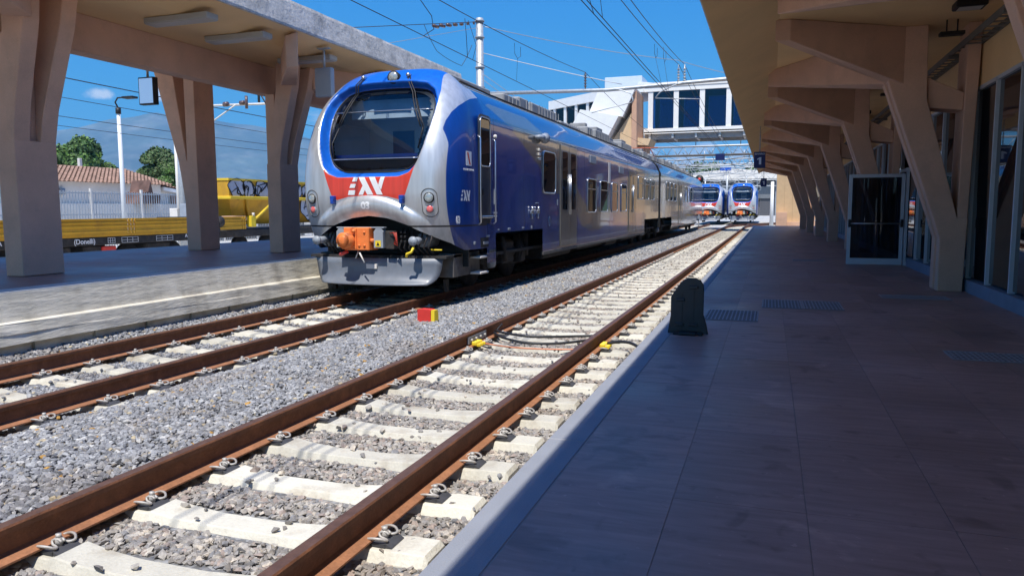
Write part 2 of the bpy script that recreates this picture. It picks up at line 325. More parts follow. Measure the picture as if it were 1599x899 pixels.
# ------------------------------------------------------------------ ballast stones (uncountable: two objects, one per kind of stone)
def stonemat(name, ramp):
    M = bpy.data.materials.new(name); M.use_nodes = True; t = M.node_tree; b = t.nodes['Principled BSDF']; b.inputs['Roughness'].default_value = .85
    oi = N(t, 'ShaderNodeObjectInfo'); r = N(t, 'ShaderNodeValToRGB'); r.color_ramp.interpolation = 'CONSTANT'
    el = r.color_ramp.elements; el[0].position = 0; el[0].color = (*ramp[0][1], 1); el[1].position = ramp[1][0]; el[1].color = (*ramp[1][1], 1)
    for p, c in ramp[2:]: e = el.new(p); e.color = (*c, 1)
    t.links.new(oi.outputs['Random'], r.inputs[0])
    co = N(t, 'ShaderNodeTexCoord').outputs['Object']; n1 = N(t, 'ShaderNodeTexNoise'); n1.inputs['Scale'].default_value = 2.2; n1.inputs['Detail'].default_value = 5; t.links.new(co, n1.inputs['Vector'])
    mr = N(t, 'ShaderNodeMapRange'); mr.inputs[1].default_value = .3; mr.inputs[2].default_value = .7; mr.inputs[3].default_value = .72; mr.inputs[4].default_value = 1.22; t.links.new(n1.outputs[0], mr.inputs[0])
    gp = N(t, 'ShaderNodeNewGeometry'); n6 = N(t, 'ShaderNodeTexNoise'); n6.inputs['Scale'].default_value = 1.1; n6.inputs['Detail'].default_value = 5; t.links.new(gp.outputs['Position'], n6.inputs['Vector'])
    m6 = N(t, 'ShaderNodeMapRange'); m6.inputs[1].default_value = .50; m6.inputs[2].default_value = .70; m6.inputs[3].default_value = 0; m6.inputs[4].default_value = .55; t.links.new(n6.outputs[0], m6.inputs[0])
    mxx = N(t, 'ShaderNodeMix', data_type='RGBA'); mxx.blend_type = 'MULTIPLY'; t.links.new(m6.outputs[0], mxx.inputs[0]); t.links.new(r.outputs[0], mxx.inputs[6]); mxx.inputs[7].default_value = (.78, .66, .55, 1)
    vm = N(t, 'ShaderNodeVectorMath', operation='SCALE'); t.links.new(mxx.outputs[2], vm.inputs[0]); t.links.new(mr.outputs[0], vm.inputs['Scale']); t.links.new(vm.outputs[0], b.inputs['Base Color'])
    return M
g = lambda v, a=0, c=0: (v + a, v, v + c)
M_stoneg = stonemat('grey_limestone', [(0, g(.21, -.003, .01)), (.14, g(.27, -.003, .01)), (.32, g(.34, -.003, .01)), (.5, g(.18, 0, .012)), (.62, g(.30, .003)), (.76, g(.40)), (.86, (.31, .28, .24)), (.93, g(.52, .01, -.02)), (.97, (.48, .40, .26)), (.993, (.50, .28, .07))])
M_stoneb = stonemat('brown_limestone', [(0, (.23, .21, .19)), (.16, (.33, .30, .265)), (.34, (.28, .265, .25)), (.5, (.40, .37, .33)), (.66, (.35, .285, .245)), (.78, (.48, .44, .38)), (.88, (.24, .235, .235)), (.95, (.56, .49, .40))])
def make_stone(seed, mt):
    r = random.Random(seed); bm = bmesh.new()
    sx, sy, sz = r.uniform(.8, 1.15), r.uniform(.6, .95), r.uniform(.45, .75)
    for i in range(13):
        v = Vector((r.gauss(0, 1), r.gauss(0, 1), r.gauss(0, 1))).normalized() * r.uniform(.82, 1.1)
        bm.verts.new((v.x * sx, v.y * sy, v.z * sz))
    res = bmesh.ops.convex_hull(bm, input=bm.verts)
    for v in [v for v in bm.verts if not v.link_faces]: bm.verts.remove(v)
    me = bpy.data.meshes.new('stone'); bm.to_mesh(me); bm.free(); me.materials.append(mt); return bpy.data.objects.new('stone', me)
def stone_field(name, pts, rots, scales, mt, seed, label, cat):
    col = bpy.data.collections.new(name + '_source')
    for i in range(9): col.objects.link(make_stone(seed + i, mt))
    me = bpy.data.meshes.new(name); me.from_pydata([tuple(p) for p in pts], [], [])
    a = me.attributes.new('rot', 'FLOAT_VECTOR', 'POINT'); a.data.foreach_set('vector', np.asarray(rots, np.float32).ravel())
    a = me.attributes.new('scl', 'FLOAT', 'POINT'); a.data.foreach_set('value', np.asarray(scales, np.float32))
    me.materials.append(mt)
    o = bpy.data.objects.new(name, me); COL.objects.link(o); stuff(tag(o, label, cat))
    ng = bpy.data.node_groups.new(name, 'GeometryNodeTree')
    ng.interface.new_socket('Geometry', in_out='INPUT', socket_type='NodeSocketGeometry'); ng.interface.new_socket('Geometry', in_out='OUTPUT', socket_type='NodeSocketGeometry')
    gi = N(ng, 'NodeGroupInput'); go = N(ng, 'NodeGroupOutput'); ip = N(ng, 'GeometryNodeInstanceOnPoints'); ci = N(ng, 'GeometryNodeCollectionInfo')
    ci.inputs['Collection'].default_value = col; ci.inputs['Separate Children'].default_value = True; ci.inputs['Reset Children'].default_value = True
    na = N(ng, 'GeometryNodeInputNamedAttribute', data_type='FLOAT_VECTOR'); na.inputs['Name'].default_value = 'rot'
    nb = N(ng, 'GeometryNodeInputNamedAttribute', data_type='FLOAT'); nb.inputs['Name'].default_value = 'scl'
    ri = N(ng, 'FunctionNodeRandomValue', data_type='INT'); ri.inputs['Min'].default_value = 0; ri.inputs['Max'].default_value = 8
    e2 = N(ng, 'FunctionNodeEulerToRotation')
    L = ng.links.new
    L(gi.outputs[0], ip.inputs['Points']); L(ci.outputs[0], ip.inputs['Instance']); ip.inputs['Pick Instance'].default_value = True
    L([s for s in ri.outputs if s.enabled][0], ip.inputs['Instance Index'])
    L([s for s in na.outputs if s.enabled][0], e2.inputs[0]); L(e2.outputs[0], ip.inputs['Rotation']); L([s for s in nb.outputs if s.enabled][0], ip.inputs['Scale'])
    L(ip.outputs[0], go.inputs[0])
    md = o.modifiers.new('stones', 'NODES'); md.node_group = ng
    return o
SL0 = 2.665 - .6 * 3          # sleeper phase of the near track
SL2 = 5.53 - .6 * 6
rs = np.random.RandomState(5)
G = ([], [], []); Bn = ([], [], [])
def scatter(x0, x1, y0, y1, dens, smin, smax, dst, lift=0., phase=None, slc=.155):
    n = int((x1 - x0) * (y1 - y0) * dens)
    X = rs.uniform(x0, x1, n); Y = rs.uniform(y0, y1, n)
    for x, y in zip(X, Y):
        if y < 1.2: continue
        # keep to what this or a nearby camera can see
        if x < -1.18 * y - 2.2 - .1 * y: continue
        z = bed_h(x, y)
        s = rs.uniform(smin, smax) * (1.25 if rs.rand() < .12 else 1)
        if phase is not None:
            dyy = (y - phase + .3) % .6 - .3
            if abs(dyy) < slc:
                if rs.rand() < .985: continue
                z += .04
        dst[0].append((x, y, z + lift + s * .25)); dst[1].append((rs.uniform(-.5, .5), rs.uniform(-.5, .5), rs.uniform(0, 6.28))); dst[2].append(s)
for (ya, yb, dn, a, b_) in ((1.3, 9, 1350, .014, .032), (9, 18, 900, .018, .036), (18, 32, 480, .024, .045), (32, 60, 170, .03, .055)):
    scatter(-5.30, -3.52, ya, yb, dn * 1.2, a, b_, G, .008)
    scatter(-5.50, -5.30, ya, yb, dn, a, b_, G, .0, SL2)
    scatter(-7.03, -5.62, ya, yb, dn, a, b_, G, .0, SL2)
    scatter(-7.93, -7.16, ya, yb, dn, a, b_, G, .01)
    scatter(-3.37, -1.98, ya, yb, dn * 1.5, a * 1.1, b_ * 1.05, Bn, .004, SL0)
    scatter(-1.86, -1.50, ya, yb, dn * 1.3, a * 1.1, b_ * 1.05, Bn, .004, SL0)
    scatter(-1.50, -1.25, ya, yb, dn * 1.2, a * 1.1, b_ * 1.05, Bn, .01)
stone_field('ballast_stones', *G, M_stoneg, 100, 'grey limestone ballast stones spread between and around the two near tracks', 'ballast')
stone_field('track_stones', *Bn, M_stoneb, 200, 'brownish worn ballast stones between the sleepers of the track beside the platform', 'ballast')

# ------------------------------------------------------------------ tracks
RP = [(-.075, 0), (.075, 0), (.075, .010), (.020, .026), (.0085, .040), (.0085, .125), (.034, .135), (.036, .162), (.030, .172), (-.030, .172), (-.036, .162), (-.034, .135), (-.0085, .125), (-.0085, .040), (-.020, .026), (-.075, .010)]
def rail_mesh(y0, y1, curve=None):
    b = MB(); n = len(RP); ys = [y0, y1] if curve is None else list(np.linspace(y0, y1, 16))
    rings = []
    for y in ys:
        cx = 0 if curve is None else curve(y)
        rings.append([(cx + p[0], y, p[1] - .172) for p in RP])
    vs = [p for r in rings for p in r]; o = len(b.v); b.v += vs
    for k in range(len(ys) - 1):
        for i in range(n):
            b.f.append((k * n + i, k * n + (i + 1) % n, (k + 1) * n + (i + 1) % n, (k + 1) * n + i)); b.m.append(1 if i in (0, 1, 2, 14, 15) else 2 if i == 8 else 0); b.sm.append(False)
    b.f += [tuple(range(n - 1, -1, -1)), tuple(range((len(ys) - 1) * n, len(ys) * n))]; b.m += [0, 0]; b.sm += [False, False]
    return b.mesh('rail', [M_rustweb, M_rustfoot, M_railtop])
M_railtop = mat('dull_rail_head', (.16, .085, .055), .5, .35, var=.2, vs=14, var2=.12)
# sleeper: prestressed monoblock with raised seats and dipped middle
def sleeper_mesh():
    prof = [(-1.15, -.215, .105, .14), (-1.13, -.188, .10, .14), (-.97, -.188, .10, .14), (-.93, -.196, .10, .14), (-.60, -.196, .10, .14), (-.56, -.180, .10, .14), (-.42, -.200, .095, .135), (-.2, -.212, .085, .125), (.2, -.212, .085, .125), (.42, -.200, .095, .135), (.56, -.180, .10, .14), (.60, -.196, .10, .14), (.93, -.196, .10, .14), (.97, -.188, .10, .14), (1.13, -.188, .10, .14), (1.15, -.215, .105, .14)]
    rings = []
    for x, z, wt, wb in prof:
        rings.append([(x, -wb, -.36), (x, wb, -.36), (x, wb - .01, z - .055), (x, wt, z - .006), (x, wt - .008, z), (x, -wt + .008, z), (x, -wt, z - .006), (x, -wb + .01, z - .055)])
    b = MB(); b.loft(rings); return b.mesh('sleeper', [M_sleeper])
def clip_mesh():
    b = MB()
    b.box(-.035, .055, -.085, .085, -.004, .020, 1)          # angled guide plate
    b.prism([(.055, -.004), (.095, -.004), (.055, .020)], 'y', -.08, .08, 1)
    for s in (1, -1):
        pts = [(-.052, s * .030, .030), (-.058, s * .075, .034), (-.020, s * .098, .050), (.030, s * .092, .050), (.058, s * .066, .034), (.040, s * .040, .028), (.0, s * .030, .034), (-.012, s * .018, .052), (.020, s * .012, .060), (.045, s * .010, .045)]
        P = [Vector(p) for p in pts]; sm = []
        for i in range(len(P) - 1):
            p0, p1, p2, p3 = P[max(i - 1, 0)], P[i], P[i + 1], P[min(i + 2, len(P) - 1)]
            for k in range(3):
                t = k / 3.; sm.append(.5 * ((2 * p1) + (-p0 + p2) * t + (2 * p0 - 5 * p1 + 4 * p2 - p3) * t * t + (-p0 + 3 * p1 - 3 * p2 + p3) * t ** 3))
        sm.append(P[-1]); b.tube(sm, .0085, 5)
    b.tube([(.012, 0, .02), (.012, 0, .066)], .022, 8); b.tube([(.012, 0, .066), (.012, 0, .088)], .017, 6)
    b.v = [(x * .9, y * .86, z * .86) for x, y, z in b.v]; return b.mesh('rail_clip', [M_clip, M_plate])
ME_sl, ME_clip = sleeper_mesh(), clip_mesh()
def track(tx, phase, n, label, y1, nclip, right_out):
    t = thing('railway_track', label, 'railway track', (tx, 0, 0)); struct(t)
    for s in (-1, 1): ob('rail', rail_mesh(.6, y1), t, (s * .7535, 0, 0))
    far = MB()
    for k in range(n):
        y = phase + .6 * k
        if y < 1.0: continue
        if y < 44:
            sl_ = ob('sleeper', ME_sl, t, (rnd.uniform(-.012, .012), y + rnd.uniform(-.008, .008), rnd.uniform(-.004, .003)), 0)
            if k < nclip:
                for s in (-1, 1):
                    ob('rail_clip', ME_clip, sl_, (s * .7535 + .098, 0, -.188))
                    if k < nclip // 2:
                        c = ob('rail_clip', ME_clip, sl_, (s * .7535 - .098, 0, -.188)); c.rotation_euler = (0, 0, math.pi)
        else:
            far.box(-1.13, 1.13, y - .12, y + .12, -.3, -.195)
    if far.v: stuff(far.build('sleeper', M_sleeper, t))
    return t
trk1 = track(T1, SL0, 125, 'rusty railway track with pale concrete sleepers running beside the dark tiled platform', 76, 46, True)
trk2 = track(T2, SL2, 125, 'rusty railway track under the nearest blue train beside the left platform', 76, 34, True)

# turnout tracks beyond the platform end
def curved_track(name, label, x0, y0, y1, f):
    t = thing(name, label, 'railway track'); struct(t)
    for s in (-1, 1): ob('rail', rail_mesh(y0, y1, lambda y: x0 + f(y) + s * .7535), t)
    b = MB()
    for y in np.arange(y0, y1, .65): b.box(x0 + f(y) - 1.3, x0 + f(y) + 1.3, y - .12, y + .12, -.3, -.19)
    stuff(b.build('sleeper', M_sleeper, t)); return t
curved_track('turnout_track', 'rusty diverging track curving right beyond the end of the platform', T1, 64.5, 96, lambda y: .0135 * (y - 64.5) ** 2)
for x0, lb in ((-19.9, 'track under the yellow wagons behind the left platform'),):
    curved_track('freight_track', 'freight ' + lb, x0, -2, 60, lambda y: 0)

# ================================================================== PLATFORMS
def slatemat(name, base, inst=.10):
    M = bpy.data.materials.new(name); M.use_nodes = True; t = M.node_tree; b = t.nodes['Principled BSDF']
    co = N(t, 'ShaderNodeTexCoord').outputs['Object']; oi = N(t, 'ShaderNodeObjectInfo')
    sc0 = N(t, 'ShaderNodeMath', operation='MULTIPLY'); sc0.inputs[1].default_value = 31.; t.links.new(oi.outputs['Random'], sc0.inputs[0])
    av = N(t, 'ShaderNodeVectorMath', operation='ADD'); t.links.new(co, av.inputs[0]); t.links.new(sc0.outputs[0], av.inputs[1])
    mp = N(t, 'ShaderNodeMapping'); mp.inputs['Scale'].default_value = (1.6, 12, 3); t.links.new(av.outputs[0], mp.inputs[0])
    n1 = N(t, 'ShaderNodeTexNoise'); n1.inputs['Scale'].default_value = 1.6; n1.inputs['Detail'].default_value = 9; n1.inputs['Roughness'].default_value = .62; t.links.new(mp.outputs[0], n1.inputs['Vector'])
    mr = N(t, 'ShaderNodeMapRange'); mr.inputs[1].default_value = .3; mr.inputs[2].default_value = .7; mr.inputs[3].default_value = .82; mr.inputs[4].default_value = 1.18; t.links.new(n1.outputs[0], mr.inputs[0])
    m3 = N(t, 'ShaderNodeMapRange'); m3.inputs[3].default_value = 1 - inst; m3.inputs[4].default_value = 1 + inst; t.links.new(oi.outputs['Random'], m3.inputs[0])
    mm = N(t, 'ShaderNodeMath', operation='MULTIPLY'); t.links.new(mr.outputs[0], mm.inputs[0]); t.links.new(m3.outputs[0], mm.inputs[1])
    # worn, dusty traffic patches shared by all tiles (world position)
    g2 = N(t, 'ShaderNodeNewGeometry'); n5 = N(t, 'ShaderNodeTexNoise'); n5.inputs['Scale'].default_value = .8; n5.inputs['Detail'].default_value = 6; t.links.new(g2.outputs['Position'], n5.inputs['Vector'])
    m5 = N(t, 'ShaderNodeMapRange'); m5.inputs[1].default_value = .35; m5.inputs[2].default_value = .7; m5.inputs[3].default_value = .86; m5.inputs[4].default_value = 1.2; t.links.new(n5.outputs[0], m5.inputs[0])
    m6 = N(t, 'ShaderNodeMath', operation='MULTIPLY'); t.links.new(mm.outputs[0], m6.inputs[0]); t.links.new(m5.outputs[0], m6.inputs[1])
    # dark drip stains and pale scuffs
    for sc_v, lo, hi, amt in ((3.1, .60, .68, .70), (9.0, .66, .72, .72), (2.2, .62, .70, 1.28), (22., .68, .72, 1.35)):
        na_ = N(t, 'ShaderNodeTexNoise'); na_.inputs['Scale'].default_value = sc_v; na_.inputs['Detail'].default_value = 7; na_.inputs['Distortion'].default_value = .6
        of_ = N(t, 'ShaderNodeVectorMath', operation='ADD'); of_.inputs[1].default_value = (sc_v * 3, amt * 9, 0); t.links.new(g2.outputs['Position'], of_.inputs[0]); t.links.new(of_.outputs[0], na_.inputs['Vector'])
        mb_ = N(t, 'ShaderNodeMapRange'); mb_.inputs[1].default_value = lo; mb_.inputs[2].default_value = hi; mb_.inputs[3].default_value = 1; mb_.inputs[4].default_value = amt; t.links.new(na_.outputs[0], mb_.inputs[0])
        mc_ = N(t, 'ShaderNodeMath', operation='MULTIPLY'); t.links.new(m6.outputs[0], mc_.inputs[0]); t.links.new(mb_.outputs[0], mc_.inputs[1]); m6 = mc_
    rgb = N(t, 'ShaderNodeRGB'); rgb.outputs[0].default_value = (*base, 1); vm = N(t, 'ShaderNodeVectorMath', operation='SCALE'); t.links.new(rgb.outputs[0], vm.inputs[0]); t.links.new(m6.outputs[0], vm.inputs['Scale']); t.links.new(vm.outputs[0], b.inputs['Base Color'])
    m7 = N(t, 'ShaderNodeMapRange'); m7.inputs[1].default_value = .3; m7.inputs[2].default_value = .7; m7.inputs[3].default_value = .38; m7.inputs[4].default_value = .62; t.links.new(n5.outputs[0], m7.inputs[0]); t.links.new(m7.outputs[0], b.inputs['Roughness'])
    bu = N(t, 'ShaderNodeBump'); bu.inputs['Strength'].default_value = .25; bu.inputs['Distance'].default_value = .004; t.links.new(n1.outputs[0], bu.inputs['Height']); t.links.new(bu.outputs[0], b.inputs['Normal'])
    return M
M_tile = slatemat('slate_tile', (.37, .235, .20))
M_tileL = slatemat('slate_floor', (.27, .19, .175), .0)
PZ = .10
pl = thing('station_platform', 'wide low platform with dark slate tiles and pale grey kerb beside the near track', 'platform'); struct(pl)
MB().box(-1.235, 3.5, -4, 62, -.48, PZ - .0035).build('platform_base', mat('grout', (.30, .27, .25), .9), pl)
me_t = MB().box(-.2984, .2984, -.5984, .5984, -.012, 0).mesh('tile', [M_tile])
me_c = MB().bbox(-.117, .117, -1.1335, 1.1335, -.16, 0, .008).mesh('kerb_stone', [M_coping])
for k in range(29):
    y = -1.4 + 2.27 * k
    if y < 61: ob('kerb_stone', me_c, pl, (-1.123, y + .0, PZ + .002 * rnd.random()))
far = MB()
for j in range(52):
    for i in range(7):
        x, y = -.702 + .6 * i, .55 + 1.2 * j
        if y > 61.2: continue
        if y < 41 and j >= 1: ob('tile', me_t, pl, (x, y, PZ + rnd.uniform(-.0007, .0007)))
        else: far.box(x - .2984, x + .2984, y - .5984, y + .5984, PZ - .012, PZ)
stuff(far.build('tile', M_tile, pl))

# drain gratings let into the floor
def grating(cx, cy, w, d, label, n):
    t = thing('drain_grating', label, 'drain grating', (cx, cy, PZ + .002), 'steel drain gratings in the platform floor')
    MB().box(-w / 2, w / 2, -d / 2, d / 2, .0, .002).build('recess', mat('drain_recess', (.20, .17, .165), .8), t)
    b = MB(); f = .02
    b.box(-w / 2, w / 2, -d / 2, -d / 2 + f, .002, .007).box(-w / 2, w / 2, d / 2 - f, d / 2, .002, .007).box(-w / 2, -w / 2 + f, -d / 2 + f, d / 2 - f, .002, .007).box(w / 2 - f, w / 2, -d / 2 + f, d / 2 - f, .002, .007)
    b.build('frame', M_drain, t)
    b = MB(); k = int(w / .045)
    for i in range(1, k): b.box(-w / 2 + i * w / k - .008, -w / 2 + i * w / k + .008, -d / 2 + f, d / 2 - f, .003, .0065)
    for i in range(1, 5): b.box(-w / 2 + f, w / 2 - f, -d / 2 + i * d / 5 - .005, -d / 2 + i * d / 5 + .005, .004, .007)
    b.build('grille', M_drain, t); return t
M_drain = mat('drain_steel', (.34, .33, .34), .6, .1, var=.15, vs=20)
grating(-.43, 10.05, .66, .95, 'steel drain grating behind the black stop board', 1)
grating(.20, 11.45, .54, .95, 'left half of the double steel drain grating near the platform middle', 1)
grating(.74, 11.45, .52, .95, 'right half of the double steel drain grating near the platform middle', 1)
grating(2.15, 12.9, .95, .5, 'steel drain grating in front of the nearest pink column', 1)
grating(2.1, 7.9, .95, .45, 'steel drain grating nearest the camera by the glass wall', 1)
grating(1.0, 21.2, .8, .6, 'far steel drain grating left of the open glass door', 1)

# left platform ---------------------------------------------------
def boardmat():
    M = bpy.data.materials.new('board_marked_concrete'); M.use_nodes = True; t = M.node_tree; b = t.nodes['Principled BSDF']; b.inputs['Roughness'].default_value = .9
    co = N(t, 'ShaderNodeTexCoord').outputs['Object']
    mp = N(t, 'ShaderNodeMapping'); mp.inputs['Scale'].default_value = (1, .7, 3.2); t.links.new(co, mp.inputs[0])
    n1 = N(t, 'ShaderNodeTexNoise'); n1.inputs['Scale'].default_value = 4.5; n1.inputs['Detail'].default_value = 10; n1.inputs['Roughness'].default_value = .65; t.links.new(mp.outputs[0], n1.inputs['Vector'])
    m2 = N(t, 'ShaderNodeMapping'); m2.inputs['Scale'].default_value = (1, 3.2, .9); t.links.new(co, m2.inputs[0])
    n2 = N(t, 'ShaderNodeTexNoise'); n2.inputs['Scale'].default_value = 1.1; n2.inputs['Detail'].default_value = 7; t.links.new(m2.outputs[0], n2.inputs['Vector'])
    r = N(t, 'ShaderNodeValToRGB'); e = r.color_ramp.elements; e[0].position = .33; e[0].color = (.40, .36, .29, 1); e[1].position = .66; e[1].color = (.76, .71, .60, 1); q = e.new(.47); q.color = (.62, .575, .47, 1)
    ad = N(t, 'ShaderNodeMix', data_type='FLOAT'); ad.inputs[0].default_value = .6; t.links.new(n1.outputs[0], ad.inputs[2]); t.links.new(n2.outputs[0], ad.inputs[3]); t.links.new(ad.outputs[0], r.inputs[0]); t.links.new(r.outputs[0], b.inputs['Base Color'])
    bu = N(t, 'ShaderNodeBump'); bu.inputs['Strength'].default_value = .55; bu.inputs['Distance'].default_value = .025; t.links.new(n1.outputs[0], bu.inputs['Height']); t.links.new(bu.outputs[0], b.inputs['Normal']); return M
M_wallconc = boardmat()
lp = thing('left_platform', 'raised platform with weathered stepped concrete wall left of the tracks', 'platform'); struct(lp)
LZ = .60
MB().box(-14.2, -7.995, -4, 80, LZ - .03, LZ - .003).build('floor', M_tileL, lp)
b = MB()
ys = [-4 + .5 * i for i in range(169)]
def wav(y, k, a): return a * nz3(y * .9, k)
prof = [(-7.99, LZ), (-7.985, LZ - .008), (-7.98, LZ - .03), (-7.925, .275), (-7.865, .262), (-7.858, .25), (-7.84, .145), (-7.838, .135), (-7.82, .03), (-7.93, .02), (-7.93, -.48)]
vs = [(x + (wav(y, i, .012) if 2 < i < 9 else 0), y, z + (wav(y, i * 1.7 + 5, .006) if 2 < i < 9 else 0)) for y in ys for i, (x, z) in enumerate(prof)]; n = len(prof)
b.add(vs, [(k * n + i, (k + 1) * n + i, (k + 1) * n + i + 1, k * n + i + 1) for k in range(len(ys) - 1) for i in range(n - 1)])
b.box(-14.2, -8.02, -4, 80, -.48, LZ - .031); b.box(-14.25, -14.201, -4, 80, -.48, LZ)
b.build('retaining_wall', M_wallconc, lp)
kerb = MB().bbox(-.16, .16, -1.49, 1.49, -.03, .004, .006).mesh('kerb_stone', [mat('pale_kerb', (.56, .56, .54), .8, var=.08, vs=5, inst=.08)])
for k in range(27): ob('kerb_stone', kerb, lp, (-8.145, -2.5 + 3.0 * k, LZ))
b = MB()
for k in range(90): b.box(-7.93, -7.90, -2 + .82 * k, -2 + .82 * k + .77, -.20, .018)
stuff(b.build('block', M_wallconc, lp))

# ================================================================== RIGHT CANOPY AND BUILDING
CZ_ = 4.42
cano = thing('station_canopy', 'long ochre concrete canopy over the right platform', 'canopy', (0, 0, 0))
b = MB(); b.prism([(-.865, 4.0), (.05, CZ_), (3.3, CZ_), (3.3, CZ_ + .35), (.30, CZ_ + .30), (-.86, 4.06)], 'y', -5, 58.4); b.build('roof_slab', M_ochre, cano)
b = MB(); b.box(-.885, -.866, -5, 58.4, 4.004, 4.07); b.build('edge_trim', M_fascia, cano)

def frameR(yc, label):
    dx = -.0205 * (yc - 14.3)
    t = thing('concrete_column', label, 'column', (dx, yc, 0), 'pink concrete columns under the right canopy')
    z0 = PZ + .001
    trunk = [(2.66, z0), (3.03, z0), (3.05, 1.31), (2.555, 1.31), (2.66, .98)]
    trunki = [(2.71, z0), (2.98, z0), (3.0, 1.31), (2.62, 1.31), (2.71, .97)]
    b = MB(); b.prism(trunk, 'y', -.32, -.08).prism(trunk, 'y', .08, .32).prism(trunki, 'y', -.08, .08); b.build('base', M_pink, t)
    arm = [(2.555, 1.311), (2.90, 1.311), (2.37, 3.25), (2.34, CZ_ - .002), (1.86, CZ_ - .002), (1.78, 3.56)]
    armi = [(2.62, 1.311), (2.85, 1.311), (2.3, 3.25), (2.3, CZ_ - .002), (1.9, CZ_ - .002), (1.85, 3.57)]
    for s in (-1, 1):
        b = MB(); b.prism(arm, 'y', s * .08 if s > 0 else -.32, .32 if s > 0 else -.08); b.build('strut', M_pink, t)
    b = MB(); b.prism(armi, 'y', -.08, .08); b.build('strut_web', M_pink, t)
    b = MB(); b.prism([(2.901, 1.312), (3.051, 1.312), (3.12, CZ_ - .002), (2.92, CZ_ - .002)], 'y', -.30, .30); b.build('upright', M_pink, t)
    b = MB(); b.prism([(2.412, 3.11), (2.909, 3.05), (2.914, 3.33), (2.366, 3.6)], 'y', -.24, .24); b.build('tie_beam', M_pink, t)
    for s, ex, ey in ((-1, -.01, -1.5), (1, -.12, 3.15)):
        zt = CZ_ - .003; b = MB()
        r0 = [(1.80, .0, 3.565), (2.02, s * .318, 3.50), (2.02, s * .318, zt), (1.80, .0, zt)]
        r1 = [(ex, ey, 4.09), (ex + .23, ey, 4.09), (ex + .23, ey, zt), (ex, ey, zt)]
        if s > 0: r0 = [r0[i] for i in (1, 0, 3, 2)]; r1 = [r1[i] for i in (1, 0, 3, 2)]
        b.loft([r0, r1]); b.build('beam', M_pink, t)
    return t
ordn = ['', 'nearest full', 'second', 'third', 'fourth', 'fifth', 'sixth', 'seventh', 'eighth']
for i in range(8):
    yc = 7.9 + 6.4 * i
    lb = ('pink forked concrete column cut off by the top right corner of the photo' if i == 0 else 'nearest pink forked concrete column standing in front of the glass wall' if i == 1 else 'pink forked concrete column seen through the open glass door' if i == 2 else
          '%s pink forked concrete column counting back along the right platform' % ordn[i])
    frameR(yc, lb)
# one more frame behind the camera shades the floor and shows in the glass
frameR(1.5, 'pink forked concrete column beside the camera, only its beams above the photo')

bl = thing('station_building', 'station building with dark glazed ground floor and ochre wall above, right of the platform', 'building')
MB().box(3.50, 12, -5, 58, PZ - .3, 6.2).build('core', M_gap, bl)
MB().box(3.14, 3.499, -5, 58, 3.42, CZ_ - .004).build('wall', M_ochre, bl)
M_curb = mat('blue_grey_curb', (.20, .26, .34), .6, var=.1)
MB().box(3.08, 3.499, -5, 19.75, PZ + .001, .30).box(3.08, 3.499, 21.6, 58, PZ + .001, .30).build('curb', M_curb, bl)
ym = [-3.7 + 1.2 * i for i in range(50)]
panm = MB().box(0, .02, .026, 1.174, 0, 3.06).mesh('glass_pane', [M_glassdark]); mulm = MB().box(-.03, .05, -.025, .025, 0, 3.11).mesh('mullion', [M_alu])
for i, y in enumerate(ym):
    if 19.5 < y < 20.8: continue
    if y > 56: break
    ob('mullion', mulm, bl, (3.16, y, .301)); ob('glass_pane', panm, bl, (3.18, y, .33))
MB().box(3.13, 3.20, -5, 58, 3.36, 3.418).build('head_rail', M_alu, bl)
# open door leaf standing square to the wall, with its jamb
dr = thing('glass_door', 'aluminium glass door standing open across the platform with a push bar', 'door', (3.02, 20.0, PZ + .012))
fw = .075
b = MB(); b.box(-1.22, -1.22 + fw, -.03, .03, 0, 2.17).box(-fw, 0, -.03, .03, 0, 2.17).box(-1.22 + fw, -fw, -.03, .03, 0, .15).box(-1.22 + fw, -fw, -.03, .03, 2.09, 2.17); b.build('frame', M_alu, dr)
MB().box(-1.22 + fw + .001, -fw - .001, -.008, .008, .151, 2.089).build('glass_pane', M_doorglass if 'M_doorglass' in globals() else glassmat('door_glass', (0, 0, 0), .01, trans=1, tint=(.30, .32, .36)), dr)
pb = MB().tube([(-1.16, -.07, .99), (-.06, -.07, .99)], .014, 8).build('push_bar', M_steel, dr)
for x in (-1.18, -.04): MB().bbox(x - .03, x + .03, -.085, -.031, .90, 1.09, .012).build('bracket', M_black, dr)
b = MB(); b.box(3.045, 3.10, 19.93, 20.07, PZ + .001, 2.42).box(3.101, 3.14, 19.9, 21.55, PZ + .001, .18).box(3.06, 3.12, 21.5, 21.6, PZ + .001, 2.42).box(3.05, 3.13, 20.071, 21.499, 2.34, 2.42)
tag(b.build('door_frame', M_alu), 'fixed aluminium door frame set in the glass wall behind the open door', 'door frame')

# soffit fittings: box lamps, small spot, cable tray, hung signs
for yc, lb in ((12.6, 'nearest'), (19.3, 'second'), (25.6, 'third')):
    t = thing('soffit_lamp', '%s black flat floodlight on the ochre ceiling between the pink columns' % lb, 'lamp', (2.62, yc, CZ_ - .004), 'black floodlights under the right canopy')
    MB().bbox(-.20, .20, -.16, .16, -.10, 0, .015).build('housing', M_black, t); MB().box(-.15, .15, -.11, .11, -.106, -.1005).build('lens', M_luxe, t)
    b = MB().bbox(2.45, 2.8, yc + 1.05, yc + 1.2, CZ_ - .25, CZ_ - .19, .01); b.tube([(2.55, yc + 1.12, CZ_ - .19), (2.55, yc + 1.12, CZ_ - .004)], .012).tube([(2.7, yc + 1.12, CZ_ - .19), (2.7, yc + 1.12, CZ_ - .004)], .012)
    tag(b.build('emergency_lamp', M_black), 'slim black strip lamp hung just behind the %s floodlight' % lb, 'lamp', 'slim lamps under the right canopy')
b = MB()
